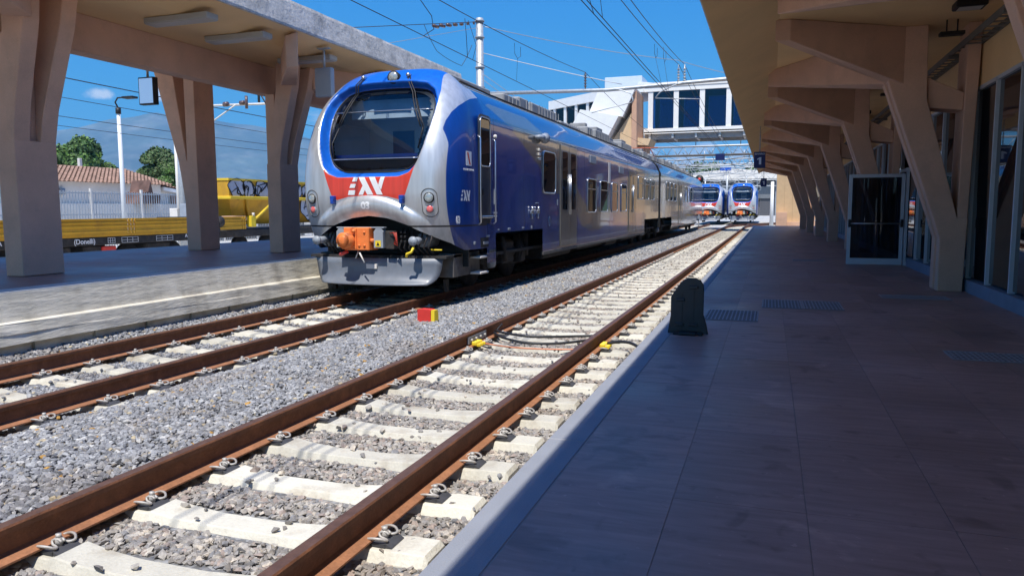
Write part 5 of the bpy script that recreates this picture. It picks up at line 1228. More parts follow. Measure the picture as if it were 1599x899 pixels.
# graffiti: flat spray paint on the hopper (abstract loops and blocks)
def graffiti(parent, y0, y1, z0, z1, n, seed, xo):
    r_ = random.Random(seed); fill = MB(); lines = MB(); yy = y0
    while yy < y1:
        w_ = r_.uniform(.62, .9); zc = (z0 + z1) / 2; hh = (z1 - z0) / 2
        pts = []
        for k in range(9):
            a_ = 2 * math.pi * k / 9; q = r_.uniform(.72, 1.08); pts.append((yy + w_ / 2 + w_ * .62 * q * math.cos(a_), zc + hh * q * math.sin(a_)))
        sp_ = smooth_poly(pts, 4); fill.add([(xo, y, min(z, z1 + .02)) for y, z in sp_], [tuple(range(len(sp_)))])
        lines.tube([(xo + .004, y, min(z, z1 + .02)) for y, z in sp_ + sp_[:1]], .022, 4, cap=False)
        for q in range(2):
            st = [(yy + r_.uniform(.1, w_), zc + r_.uniform(-hh, hh) * .8) for _ in range(4)]; s2_ = smooth_poly(st, 5)[:15]
            lines.tube([(xo + .005, y, z) for y, z in s2_], [.012 + .022 * math.sin(3.14 * k / max(1, len(s2_) - 1)) for k in range(len(s2_))], 4)
        yy += w_ * 1.02
    fill.build('graffiti_fill', mat('graffiti_grey', (.50, .51, .55), .7, var=.1, vs=5), parent); lines.build('graffiti_outline', M_black, parent)
graffiti(e_, y0 + .02, y1 - 5.4, 1.92, 2.66, 8, 5, .012)
graffiti(e_, 27.4, 29.4, 1.0, 2.4, 4, 9, .012)

# ================================================================== MASTS AND WIRES
def mast(name, x, y, z0, z1, r, lb, m_=None, bands=True, cat='mast'):
    t = thing(name, lb, cat, (x, y, z0))
    MB().tube([(0, 0, 0), (0, 0, z1 - z0)], [r * 1.15, r * .9], 14).build('pole', m_ or M_galv, t)
    if bands:
        for z in (.62, .72, .80, .92, .985): MB().tube([(0, 0, (z1 - z0) * z), (0, 0, (z1 - z0) * z + .06)], r * 1.18, 14).build('collar', M_cgrey, t)
    return t
GY = 26.3
m1 = mast('catenary_mast', -10.25, GY, -.5, 8.42, .15, 'tall round steel catenary mast rising behind the roof of the long train')
def wire(pts, r, lb, m_=None, name='overhead_wire', sag=0., cat='wire', group=None):
    P = []
    for p, q in zip(pts, pts[1:]):
        p = Vector(p); q = Vector(q); n_ = 14 if sag else 1
        for k in range(n_):
            f = k / n_; v = p.lerp(q, f); v.z -= sag * 4 * f * (1 - f); P.append(v)
    P.append(Vector(pts[-1])); return tag(MB().tube(P, r, 5).build(name, m_ or M_wire), lb, cat, group)
# portal beam with registration arms
pt = thing('portal_beam', 'long pale steel portal beam carrying the overhead wires in front of the footbridge', 'gantry', (0, GY, 0))
MB().tube([(-10.2, 0, 5.72), (-5.5, 0, 5.60), (-1.0, 0, 5.76), (3.2, 0, 5.8)], .065, 8).build('beam', M_galv, pt)
for x, zt in ((-6.28, 6.25), (-3.06, 6.3), (-2.86, 6.3)):
    b = MB().tube([(x, 0, 5.68), (x, 0, zt)], .022, 6)
    for k in range(5): b.tube([(x, 0, 5.76 + .095 * k), (x, 0, 5.79 + .095 * k)], .052, 10)
    b.build('insulator', M_insul if x < -5 else M_galv, pt)
for x0, s in ((-5.9, 1), (-3.9, -1)):
    b = MB().tube([(x0, 0, 5.66), (x0 + s * .8, -.05, 5.60), (x0 + s * 1.25, -.1, 5.42), (x0 + s * 1.33, -.1, 5.20), (x0 + s * 1.28, -.1, 5.12)] if s > 0 else [(x0 + 1.5, 0, 5.74), (x0 + .8, -.05, 5.66), (x0 + .25, -.1, 5.42), (x0 + .08, -.1, 5.22)], .024, 6)
    b.tube([(x0 + s * 1.28, -.1, 5.12), (x0 - s * .1, -.2, 4.82)] if s > 0 else [(x0 + .08, -.1, 5.22), (x0 + 1.55, -.1, 5.12)], .016, 6); b.build('registration_arm', M_galv, pt)
MB().bbox(-1.25, -.65, -.25, -.05, 5.42, 5.72, .02).build('junction_box', M_cgrey, pt)
w = []
for x, lb in ((-2.78, 'left of the pair of contact wires over the near track'), (-2.70, 'right of the pair of contact wires over the near track')):
    wire([(x, 1, 4.60), (x, GY - .1, 4.62)], .008, lb, sag=0); wire([(x, GY - .1, 4.62), (x + .1, 62, 4.7)], .008, lb + ', beyond the portal')
for x, lb in ((-3.05, 'left'), (-2.87, 'right')):
    wire([(x + .35, 0, 5.4), (x, GY, 6.3)], .009, lb + ' messenger wire over the near track running to the twin insulators', sag=.35); wire([(x, GY, 6.3), (x + .3, 66, 6.2)], .009, lb + ' messenger wire beyond the twin insulators', sag=.7)
wire([(-6.33, 3, 4.75), (-6.33, GY, 4.80)], .008, 'contact wire over the second track crossing the sky above the train nose'); wire([(-6.33, GY, 4.80), (-6.3, 60, 4.8)], .007, 'contact wire of the second track beyond the portal')
wire([(-6.33, 0, 5.6), (-6.28, GY, 6.25)], .009, 'messenger wire over the second track', sag=.35); wire([(-6.28, GY, 6.25), (-6.2, 60, 6.2)], .009, 'messenger wire over the second track beyond the portal', sag=.7)
# droppers and jumpers
def loop(x, y, zt, zb, w_, lb):
    wire([(x, y, zt), (x, y + .02, zt - (zt - zb) * .75), (x, y + w_ / 2, zb), (x, y + w_, zt - (zt - zb) * .7), (x, y + w_, zt)], .006, lb, name='dropper', cat='wire')
loop(-6.3, 18.6, 5.70, 5.36, .5, 'small square hanger loop on the messenger wire over the train')
wire([(-6.3, 18.85, 5.36), (-6.33, 18.85, 4.80)], .004, 'thin dropper under the square hanger loop', name='dropper')
loop(-2.98, 20.2, 5.75, 5.45, .5, 'narrow dark hanger loop left of the twin insulators'); loop(-2.84, 20.9, 5.80, 5.45, .5, 'narrow dark hanger loop right beside the twin insulators')
wire([(-2.98, 20.4, 5.45), (-2.78, 20.4, 4.61)], .004, 'thin dropper below the left hanger loop', name='dropper'); wire([(-2.84, 21.1, 5.45), (-2.70, 21.1, 4.61)], .004, 'thin dropper below the right hanger loop', name='dropper')
wire([(-2.9, 11.6, 5.32), (-2.84, 11.8, 5.0), (-2.78, 12.2, 4.61)], .006, 'left short dropper at the top of the photo over the near track', name='dropper'); wire([(-2.75, 12.6, 5.40), (-2.80, 12.7, 5.1), (-2.70, 12.5, 4.61)], .006, 'right short dropper at the top of the photo over the near track', name='dropper')
wire([(-6.33, 12.2, 5.55), (-6.25, 12.9, 5.4), (-6.2, 13.4, 5.15), (-6.25, 13.6, 4.95), (-6.33, 13.3, 4.77)], .008, 'curved jumper cable hanging down to the contact wire above the train', name='jumper')
wire([(-6.3, 15.3, 5.55), (-6.35, 15.5, 5.2), (-6.33, 15.5, 4.77)], .007, 'straight dropper near the tall mast', name='dropper'); wire([(-6.3, 15.5, 5.55), (-6.28, 15.9, 5.1), (-6.33, 15.8, 4.77)], .006, 'second straight dropper near the tall mast', name='dropper')
# cables tied to the mast
zt = 8.3
wire([(-10.25, GY, 8.3), (-13.3, 20.0, 6.9)], .012, 'dark stay cable running left from the mast top towards the canopy')
b = MB()
for k in range(7): b.tube([(-10.45 - .13 * k, GY - .25 * k, 8.28 - .07 * k), (-10.50 - .13 * k, GY - .30 * k, 8.27 - .07 * k)], .06, 8)
tag(b.build('string_insulator', M_insul), 'brown insulator string beside the top of the mast', 'insulator')
wire([(-11.4, 24.0, 7.8), (-11.2, 24.6, 7.0), (-10.6, 25.4, 6.6), (-10.4, 25.9, 7.4)], .01, 'dark loop of cable hanging left of the mast', name='jumper', sag=.05)
wire([(-10.25, GY, 8.1), (-12.2, 19.0, 5.9)], .009, 'pale guy wire from the mast down to the canopy roof', m_=M_wirel, name='guy_wire')
wire([(-10.2, GY, 8.15), (-4.0, 34, 7.9), (0.5, 40, 7.6)], .014, 'upper pale cable sweeping right from the mast over the footbridge roof', m_=M_wirel, name='guy_wire', sag=.12)
wire([(-10.2, GY, 7.2), (-5.0, GY + .1, 5.78)], .014, 'pale cable slanting from the mast down to the portal beam', m_=M_wirel, name='guy_wire', sag=.03)
wire([(-10.1, GY, 6.4), (-8.0, GY + 6, 4.4)], .012, 'lower pale cable slanting from the mast behind the train roof', m_=M_wirel, name='guy_wire'); wire([(-10.1, GY, 6.2), (-8.6, GY + 5, 4.5)], .012, 'lowest pale cable slanting from the mast behind the train roof', m_=M_wirel, name='guy_wire')
# wires over the freight yard seen under the left canopy
for k, (xa, za, zb, r_) in enumerate(((-19.9, 5.6, 5.5, .016), (-19.9, 5.05, 4.75, .010), (-24.5, 5.15, 5.05, .012), (-24.5, 4.8, 4.72, .010))):
    wire([(xa, 8, za), (xa, 55, zb)], r_, ['thick highest wire seen under the left canopy', 'second wire down seen under the left canopy', 'third wire down seen under the left canopy, above the mountain', 'lowest wire seen under the left canopy, above the mountain'][k], sag=.25)
pc = mast('concrete_mast', -25.6, 27.9, -.4, 6.2, .17, 'pale catenary mast with grey cabinets standing behind the yellow wagon', M_galv, False)
MB().tube([(-.27, 0, 0), (-.27, 0, 6.3)], .08, 8).build('twin_pole', M_offw, pc)
MB().bbox(-.7, -.25, -.15, .15, 1.55, 2.0, .02).build('cabinet', M_offw, pc); MB().bbox(-.05, .35, -.22, .1, 1.5, 2.2, .03).build('transformer', M_cgrey, pc)
MB().tube([(0, 0, 6.6), (0, 0, 6.72)], .2, 10).build('cap', M_cgrey, pc)
lp_ = thing('lamp_post', 'tall white lamp post with a small angled floodlight in front of the tiled houses', 'lamp', (-27.0, 25.85, -.4))
MB().tube([(0, 0, 0), (0, 0, 6.15)], [.12, .075], 12).build('pole', M_white, lp_)
hd = MB().tube([(0, 0, 6.1), (0, 0, 6.35)], .11, 8).tube([(0, 0, 6.35), (-.15, 0, 6.6), (.0, 0, 6.78), (.42, .1, 6.80)], .035, 6); hd.build('bracket', M_black, lp_)
MB().bbox(.25, .85, -.05, .30, 6.74, 6.83, .02).build('floodlight', M_black, lp_)
# bracket arm seen between back column and front column
ba = thing('cantilever_bracket', 'white pole bracket with insulators and hanging cable seen between the left canopy columns', 'bracket', (-19.9, 25.4, .55))
MB().tube([(-2.4, 0, 5.20), (3.5, 1.5, 5.30)], .045, 8).tube([(-2.4, 0, 4.20), (-.7, .2, 5.2)], .03, 8).build('tube', M_offw, ba)
MB().tube([(.35, .3, 5.25), (.35, .3, 5.75)], .05, 8).tube([(.35, .3, 5.7), (.6, .4, 5.2), (1.0, .5, 4.9), (1.5, .6, 4.82)], .03, 6).build('cable_drop', M_cable, ba)
MB().tube([(-1.2, .1, 5.22), (-1.0, .1, 5.22)], .10, 8).tube([(-.4, .1, 5.24), (-.2, .1, 5.24)], .09, 8).tube([(-.1, .1, 5.0), (-.1, .1, 5.5)], .06, 8).build('insulator', M_insul, ba)

# ================================================================== FOOTBRIDGE
BY = 54.0
fb = thing('footbridge', 'covered footbridge with white frame and blue windows crossing over all tracks', 'footbridge', (0, BY, 0))
zd, zs, zt_ = 6.35, 7.02, 9.95
MB().box(-8.6, 9, 0, 3.6, zd + .40, zs).build('deck', M_alu, fb)
MB().box(-8.62, 9, -.06, -.001, zs - .25, zs + .05).box(-8.62, 9, -.06, -.001, zd + .36, zd + .5).build('deck_edge', M_white, fb)
for k in range(11): MB().box(-8.3 + 1.6 * k, -8.15 + 1.6 * k, .05, 3.55, zd + .05, zd + .399).build('deck_rib', M_galv, fb)
MB().box(-8.6, 9, .3, .5, zd, zd + .399).box(-8.6, 9, 3.1, 3.3, zd, zd + .399).build('girder', M_cgrey, fb)
MB().box(-8.6, 9, -.1, 3.7, zt_, zt_ + .14).box(-8.6, 9, -.05, 3.65, zt_ - .32, zt_ - .001).build('roof', M_white, fb)
MB().tube([(-8.6, -.12, zt_ + .2), (9, -.12, zt_ + .35)], .06, 6).build('handrail', M_white, fb)
for k in range(10):
    x = -8.35 + 1.77 * k
    for y in (0, 3.4): MB().box(x, x + .34, y, y + .2, zs + .001, zt_ - .321).build('post', M_white, fb)
    MB().box(x + .345, x + 1.765, .08, .11, zs + .05, zt_ - .33).build('window', M_glassblue, fb)
    MB().box(x + .36, x + 1.75, 3.5, 3.53, zs + .05, zt_ - .33).build('window', M_glassblue, fb)
MB().bbox(-11.6, -8.9, .6, 3.0, zt_ + .141, zt_ + .95, .03).build('roof_cabin', M_alu, fb)
MB().bbox(-.6, .75, -.30, -.10, zt_ - .95, zt_ - .25, .02).build('air_unit', M_cgrey, fb)
# the wing bending away to the left
wg = thing('footbridge_wing', 'curved left wing of the footbridge with narrow blue windows behind the train roof', 'footbridge', (-8.8, BY + .4, 0), None, R(180 - 38))
MB().box(0, 11.2, -3.4, 0, zd + .3, zs + .2).build('deck', M_alu, wg); MB().box(-.1, 11.3, -3.5, .1, zt_ - .25, zt_ + .45).build('roof', M_white, wg)
for k in range(8):
    x = .3 + 1.45 * k; MB().box(x, x + .30, -.2, 0.02, zs + .201, zt_ - .251).build('post', M_white, wg); MB().box(x + .305, x + 1.445, -.1, -.07, zs + .2, zt_ - .26).build('window', M_glassblue, wg)
# white stair enclosure descending to the left platform
st = thing('stair_enclosure', 'bright white slanted stair enclosure in front of the footbridge', 'stair', (0, 0, 0))
SY = 51.2
P = [onY(u, v, SY) for u, v in ((935, 139), (992, 137.5), (972, 182.5), (921, 173.5))]
MB().prism([(p.x, p.z) for p in P], 'y', SY, SY + 3.0).build('upper_panel', M_white, st)
P = [onY(u, v, SY - .5) for u, v in ((906, 171), (966, 181), (947, 217), (893, 196))]
MB().prism([(p.x, p.z) for p in P], 'y', SY - .5, SY + 2.8).build('lower_panel', M_white, st)
P = [onY(u, v, SY + .3) for u, v in ((987, 150), (994, 142), (994, 262), (985, 262))]
MB().prism([(p.x, p.z) for p in P], 'y', SY + .3, SY + 3.2).build('pier_wall', M_salmon, st)
P = [onY(u, v, SY + .5) for u, v in ((986, 176), (986, 262), (950, 262), (952, 226))]
MB().prism([(p.x, p.z) for p in P], 'y', SY + .5, SY + 3.1).build('side_panel', M_beige, st)
P = [onY(u, v, SY + .7) for u, v in ((985, 214), (1016, 217), (1012, 227), (985, 226))]
MB().prism([(p.x, p.z) for p in P], 'y', SY + .7, SY + 3.3).build('bracket_block', M_beige, st)
P = [onY(u, v, SY + 1.2) for u, v in ((985, 226), (1009, 226), (1009, 270), (985, 270))]
MB().prism([(p.x, p.z) for p in P], 'y', SY + 1.2, SY + 3.0).build('pier', M_salmon, st)

# ================================================================== FAR GANTRIES
def truss(name, y, x0, x1, z0, h, lb, solid=False, n=22, mm=None):
    t = thing(name, lb, 'gantry', (0, y, 0)); mm = mm or M_galv
    for k, z in enumerate((z0, z0 + h)): MB().tube([(x0, 0, z), (x1, 0, z)], .06 if not solid else .09, 6).build('boom', M_under if solid and k == 0 else mm, t)
    b = MB(); d = (x1 - x0) / n
    for k in range(n): b.tube([(x0 + k * d, 0, z0), (x0 + (k + .5) * d, 0, z0 + h), (x0 + (k + 1) * d, 0, z0)], .032, 4)
    stuff(b.build('lattice', mm, t))
    for x in (x0, x1): MB().tube([(x, 0, -.3), (x, 0, z0 + h + .4)], .14, 8).build('leg', mm, t)
    for x in (T2, T1):
        b = MB().tube([(x + .2, 0, z0 + h), (x + .2, 0, z0 + h + .8)], .035, 5).tube([(x + .9, 0, z0), (x + .9, 0, z0 - .7), (x + .2, -.1, z0 - .95), (x - 1.1, -.1, z0 - .75), (x - 1.3, -.1, z0 - .45), (x + .9, 0, z0 - .2)], .028, 5); b.build('registration_arm', M_under if solid else mm, t)
    return t
truss('gantry', 66, -14, 6, 5.95, .75, 'nearest dark boomed lattice gantry seen below the footbridge', True)
truss('gantry', 75, -16, 4.5, 5.55, .6, 'low slim lattice gantry between the dark one and the second steel one', n=30)
truss('gantry', 95, -20, 14, 5.6, .8, 'slim lattice gantry between the second and third steel ones', n=34)
truss('gantry', 86, -19, 12, 6.3, .9, 'second steel lattice gantry beyond the footbridge')
truss('gantry', 104, -24, 16, 6.1, 1.0, 'third steel lattice gantry beyond the footbridge')
truss('gantry', 126, -26, 18, 5.9, 1.1, 'fourth steel lattice gantry beyond the footbridge')
truss('gantry', 150, -30, 20, 5.6, 1.2, 'farthest steel lattice gantry in front of the white hall')
t = thing('track_sign', 'small dark blue sign hanging from the nearest lattice gantry', 'sign', (-4.1, 65.8, 5.75)); MB().bbox(-.38, .38, -.04, .04, -.28, .28, .01).build('panel', M_sign, t)
t = thing('track_sign', 'small bright blue sign on the farther lattice gantry', 'sign', (-5.7, 103.6, 6.6)); MB().bbox(-.7, .7, -.04, .04, -.2, .2, .01).build('panel', M_bluep, t)
t = thing('railway_signal', 'round dark railway signal head with red light above the far end of the long train', 'signal', (0, 70, 0)); p = onY(1092, 280, 70)
MB().tube([(p.x, .0, p.z), (p.x, .12, p.z)], .38, 16).build('backboard', M_black, t); MB().tube([(p.x, -.05, p.z), (p.x, -.001, p.z)], .13, 12).build('lamp', M_red, t); MB().tube([(p.x, .2, -.3), (p.x, .2, p.z)], .07, 6).build('post', M_galv, t)
for k, (u, y) in enumerate(((1030, 100), (1064, 120), (1206, 74), (1101, 140), (1135, 118), (1165, 135))):
    p = onY(u, 300, y); tp = 7.0 if u != 1206 else 3.9
    mast('yard_mast', p.x, y, -.3, tp, .13 if u != 1206 else .16, ['steel mast behind the far roof of the long train', 'thin steel mast between the gantries left of the distant trains', 'thick white post right of the distant trains near the platform end', 'thin steel mast above the left distant train', 'thin steel mast between the two distant trains', 'thin steel mast behind the right distant train'][k], M_white if u == 1206 else None, False)
for k in range(7):
    x = (-9.5, -7.2, -5.0, -3.6, -1.9, -.2, 1.4)[k]
    wire([(x, 66, 6.1 + .1 * (k % 3)), (x + (k - 3) * .5, 104, 6.4), (x + (k - 3) * 1.4, 150, 6.6)], .022, ['leftmost', 'second', 'third', 'middle', 'fifth', 'sixth', 'rightmost'][k] + ' of the thin wires strung between the far gantries', sag=.5)
# large white hall, tree belt, ochre depot
hall = thing('white_hall', 'long white industrial hall with shallow roof behind the far gantries', 'building', (0, 175, 0))
MB().prism([(-24, 8.1), (-22, 8.9), (-8, 10.2), (6, 8.9), (24, 8.2), (24, 7.9), (-24, 7.9)], 'y', 0, 30).build('roof', M_offw, hall)
MB().box(-23, 23, 2, 30, -.4, 7.899).build('wall', mat('hall_opening_shade', (.09, .09, .10), .8), hall)  # solid box coloured dark for the shade of the opening under the roof
for k in range(12): MB().box(-23 + 4 * k, -22.7 + 4 * k, 1.4, 1.99, -.4, 7.59).build('column', M_cgrey, hall)
for k in range(11): MB().box(-22.4 + 4 * k, -19.4 + 4 * k, 1.7, 1.98, 3.6, 6.6).build('window', mat('hall_panel', (.16, .17, .18), .5), hall)
dp = thing('depot_building', 'ochre depot building with dark doorway right of the distant trains', 'building', (6.6, 118, 0))
MB().box(-3.5, 6, 0, 12, -.4, 5.1).build('wall', M_beige, dp); MB().box(-4, 6.4, -1.6, 12.2, 5.1, 5.5).build('roof', M_under, dp); MB().box(-2.6, -1.6, -.05, -.001, -.4, 3.2).build('doorway', M_black, dp); MB().box(-.2, 1.2, -.05, -.001, 1.0, 3.0).build('window', M_glassdark, dp)
for k in range(3): MB().tube([(-3.6 + 2.2 * k, -1.5, -.4), (-3.6 + 2.2 * k, -1.5, 5.1)], .09, 6).build('canopy_post', M_under, dp)
car = thing('parked_car', 'dark parked car in front of the ochre depot building', 'car', (2.6, 104, -.3))
MB().loft([[(-.85, 0, .25), (.85, 0, .25), (.8, 0, .75), (-.8, 0, .75)], [(-.88, .9, .22), (.88, .9, .22), (.82, .9, .95), (-.82, .9, .95)], [(-.88, 3.4, .22), (.88, 3.4, .22), (.82, 3.4, 1.0), (-.82, 3.4, 1.0)], [(-.85, 4.2, .3), (.85, 4.2, .3), (.8, 4.2, .9), (-.8, 4.2, .9)]]).build('body', M_black, car)
MB().loft([[(-.78, 1.0, .951), (.78, 1.0, .951), (.72, 1.1, .96), (-.72, 1.1, .96)], [(-.78, 1.7, .952), (.78, 1.7, .952), (.62, 1.7, 1.42), (-.62, 1.7, 1.42)], [(-.78, 3.0, .97), (.78, 3.0, .97), (.62, 2.9, 1.42), (-.62, 2.9, 1.42)], [(-.78, 3.6, .95), (.78, 3.6, .95), (.70, 3.5, 1.0), (-.70, 3.5, 1.0)]]).build('cabin', M_glassdark, car)
for x in (-.8, .8):
    for y in (.8, 3.3): MB().tube([(x - .1, y, .3), (x + .1, y, .3)], .31, 14).build('wheel', M_black, car)

# ================================================================== VEGETATION
def leafcloud(blobs, n, size, seed, ground=None):
    r_ = np.random.RandomState(seed); C_ = np.array([b[:3] for b in blobs], float); Rr = np.array([b[3] for b in blobs], float)
    w_ = Rr ** 2; w_ /= w_.sum(); idx = r_.choice(len(blobs), n, p=w_)
    d = r_.normal(size=(n, 3)); d /= np.linalg.norm(d, axis=1)[:, None]; d[:, 2] = np.where(d[:, 2] < -.3, -d[:, 2] * .5, d[:, 2])
    rad = Rr[idx] * (.62 + .42 * r_.rand(n) ** .6); p = C_[idx] + d * rad[:, None] * np.array([1, 1, .85])
    nr = d + r_.normal(size=(n, 3)) * .55; nr /= np.linalg.norm(nr, axis=1)[:, None]
    a = np.cross(nr, r_.normal(size=(n, 3))); a /= np.linalg.norm(a, axis=1)[:, None]; b = np.cross(nr, a)
    s = size * r_.uniform(.6, 1.4, n)[:, None]
    V = np.empty((n, 4, 3)); V[:, 0] = p - a * s - b * s * .5; V[:, 1] = p + a * s * .2 - b * s * .8; V[:, 2] = p + a * s + b * s * .5; V[:, 3] = p - a * s * .2 + b * s * .8
    return V.reshape(-1, 3), np.arange(n * 4).reshape(n, 4)
def leaf_obj(name, blobs, n, size, seed, m_, parent):
    V, F = leafcloud(blobs, n, size, seed); me = bpy.data.meshes.new(name); me.from_pydata(V.tolist(), [], F.tolist()); me.materials.append(m_); me.update(); return ob(name, me, parent)
def tree(lb, x, y, h, rcrown, seed, mats, cat='tree', lobes=14, group=None, conical=False, n=7000, sz=None):
    r_ = random.Random(seed); t = thing('tree', lb, cat, (x, y, -.5), group)
    blobs = []
    for k in range(lobes):
        a_ = r_.uniform(0, 6.28); q = math.sqrt(r_.random()) * rcrown * .72; zz = h * r_.uniform(.42, .86); q *= (1.15 - .8 * (zz / h - .42) / .5) if conical else (1.1 - .5 * max(0, zz / h - .6) / .3)
        blobs.append((q * math.cos(a_), q * math.sin(a_), zz, rcrown * r_.uniform(.28, .46)))
    blobs.append((0, 0, h * .9, rcrown * .28)); blobs.append((0, 0, h * .62, rcrown * .5))
    b = MB().tube([(0, 0, 0), (.05 * h * .1, 0, h * .35), (-.1, .1, h * .6), (0, 0, h * .85)], [.045 * h, .032 * h, .02 * h, .006 * h], 8); b.build('trunk', M_bark, t)
    for bx, by, bz, br in blobs[:9]: MB().tube([(0, 0, h * .34), (bx * .5, by * .5, bz * .8), (bx, by, bz)], [.016 * h, .01 * h, .004 * h], 5).build('branch', M_bark, t)
    sz = sz or rcrown * .06
    leaf_obj('crown', blobs, int(n * .75), sz, seed, mats[0], t); leaf_obj('crown', [(a, b_, c + rcrown * .05, d * 1.02) for a, b_, c, d in blobs], int(n * .25), sz, seed + 1, mats[1], t)
    return t
p = onY(132, 300, 78); tree('full green pine tree behind the left end of the tiled roof', p.x, 78, 12.2, 4.3, 3, (M_leaf1, M_leaf3), lobes=22, n=16000, sz=.20)
p = onY(246, 300, 72); tree('rounded olive green tree behind the middle of the tiled roof', p.x, 72, 9.8, 3.0, 11, (M_leaf2, M_leaf1), lobes=18, n=13000, sz=.16)
p = onY(272, 300, 66); tree('light green tree beside the pale catenary mast behind the roof', p.x, 66, 7.4, 2.0, 21, (M_leaf3, M_leaf2), lobes=12, n=8000, sz=.13)
p = onY(-14, 300, 78); tree('green tree at the very left edge of the photo', p.x, 78, 10.5, 4.0, 31, (M_leaf2, M_leaf1), lobes=16, n=9000, sz=.2)
# woods on the low hills (one mass each)
def woods(name, lb, u0, u1, dist, ztop, n, seed, size, base=None):
    r_ = random.Random(seed); blobs = []
    for k in range(70):
        u = u0 + (u1 - u0) * k / 69 + r_.uniform(-3, 3); d = px(u, 300); L2 = math.hypot(d.x, d.y); dd_ = dist * r_.uniform(.96, 1.06)
        z = ztop * (.72 + .28 * noise.noise(Vector((u * .025, seed, 0)))) ; rb = ztop * r_.uniform(.16, .30)
        blobs.append((d.x / L2 * dd_, d.y / L2 * dd_, z - rb, rb)); blobs.append((d.x / L2 * dd_, d.y / L2 * dd_, (z - rb) * .45, rb * 1.5))
    V, F = leafcloud(blobs, n, size, seed); me = bpy.data.meshes.new(name); me.from_pydata(V.tolist(), [], F.tolist()); me.materials.append(M_leaf1); me.update()
    return stuff(tag(ob(name, me), lb, 'woods'))
woods('distant_woods', 'dark green belt of distant trees on the low hills under the mountain', -120, 700, 420, 19, 30000, 4, 1.3)
woods('far_tree_belt', 'green tree belt behind the white hall beyond the gantries', 960, 1330, 330, 27, 16000, 9, 1.0)
def ridge(name, lb, az, dist, hf, m_, depth=.35, n=160, rows=26):
    vs = []; a0, a1 = az
    for j in range(rows):
        f = j / (rows - 1)
        for i in range(n):
            a_ = a0 + (a1 - a0) * i / (n - 1); dd_ = dist * (1 - depth * (1 - f)); h_ = hf(a_) * (f ** 1.25) * (1 + .16 * (1 - f) * noise.noise(Vector((a_ * 22, f * 6, 1)))) + (40 * noise.noise(Vector((a_ * 60, f * 12, 5))) * f * (1 - f) * 2 if dist > 3000 else 0)
            vs.append((math.sin(a_) * dd_, math.cos(a_) * dd_, -6 + h_))
    fs = [(j * n + i, j * n + i + 1, (j + 1) * n + i + 1, (j + 1) * n + i) for j in range(rows - 1) for i in range(n - 1)]
    o = MB().add(vs, fs, 0, True).build(name, m_); o['label'] = lb; return struct(o)
def azu(u): d = px(u, 300); return math.atan2(d.x, d.y)
def mh(a_):
    u = np.interp(a_, [azu(-600), azu(0), azu(100), azu(175), azu(250), azu(330), azu(415), azu(500), azu(640), azu(800)], [60, 78, 95, 108, 121, 115, 108, 92, 60, 25])
    return float(u) / 1167 * 9300 * 1.13 + 25 * noise.noise(Vector((a_ * 30, 0, 0)))
ridge('mountain', 'long bare blue hazy mountain behind the left platform', (azu(-600), azu(820)), 9300, mh, M_mount, .30)
ridge('low_hill', 'low green hill in front of the mountain', (azu(-400), azu(900)), 1500, lambda a_: 52 + 10 * noise.noise(Vector((a_ * 6, 3, 0))), M_leaf2, .5)
ridge('far_hill', 'low wooded hill beyond the station throat', (azu(850), azu(1700)), 1300, lambda a_: 62 + 14 * noise.noise(Vector((a_ * 9, 8, 0))), M_leaf2, .5)

# ================================================================== HOUSES AND FENCE behind the freight yard
def tiled_roof(parent, A, B, C_, D_2, nx_, name='roof'):
    """pantile roof: A,B eave corners, C_,D_2 ridge corners; half-round tile rows with stepped courses"""
    A, B, C_, D_2 = map(Vector, (A, B, C_, D_2)); nrm = (B - A).cross(D_2 - A).normalized()
    if nrm.z < 0: nrm = -nrm
    b = MB(); courses = 14
    for j in range(courses):
        f0, f1 = j / courses, (j + 1.12) / courses; f1 = min(f1, 1)
        vs = []; m4 = nx_ * 4
        for i in range(m4 + 1):
            g_ = i / m4; h_ = .055 * math.cos(i * math.pi / 2) + .012 * rnd.random()
            e_0 = A.lerp(B, g_).lerp(D_2.lerp(C_, g_), f0) + nrm * (h_ + .07); e_1 = A.lerp(B, g_).lerp(D_2.lerp(C_, g_), f1) + nrm * (h_ + .0); vs += [tuple(e_0), tuple(e_1)]
        b.add(vs, [(2 * i, 2 * i + 2, 2 * i + 3, 2 * i + 1) for i in range(m4)])
    o = b.build(name, M_tilered, parent); return o
h1 = thing('tiled_house', 'long low white house with brown tiled roof behind the railings', 'house', (-37, 0, 0))
# front wall along x=-37, ridge four metres behind
MB().box(-7, 0, 27, 38.4, -.5, 3.18).build('wall', M_offw, h1)
MB().prism([(-7.0, 3.181), (0, 3.181), (-3.5, 4.05)], 'y', 27, 38.4).build('gable', M_offw, h1)
tiled_roof(h1, (.45, 26.6, 3.10), (.45, 38.9, 3.10), (-3.5, 38.9, 4.20), (-3.5, 26.6, 4.20), 44)
tiled_roof(h1, (-7.45, 38.9, 3.10), (-7.45, 26.6, 3.10), (-3.5, 26.6, 4.20), (-3.5, 38.9, 4.20), 44)
MB().bbox(-3.7, -3.5, 35.6, 35.8, 4.0, 4.75, .02).build('chimney', M_offw, h1)
MB().box(.001, .02, 28.1, 29.2, 1.2, 2.2).build('window', M_glassdark, h1)
MB().tube([(.1, 31.2, 2.75), (.1, 31.2, 2.4)], .16, 8).build('wall_lamp', M_cgrey, h1)
h2 = thing('tiled_shed', 'lower white shed with sloping tiled roof right of the long house', 'house', (-37, 0, 0))
MB().prism([(38.6, -.5), (48.5, -.5), (48.5, 1.75), (38.6, 3.0)], 'x', -6.5, -.3).build('wall', M_offw, h2)
tiled_roof(h2, (-.1, 38.95, 3.05), (-.1, 49, 1.78), (-6.6, 49, 2.5), (-6.6, 38.95, 4.15), 40)
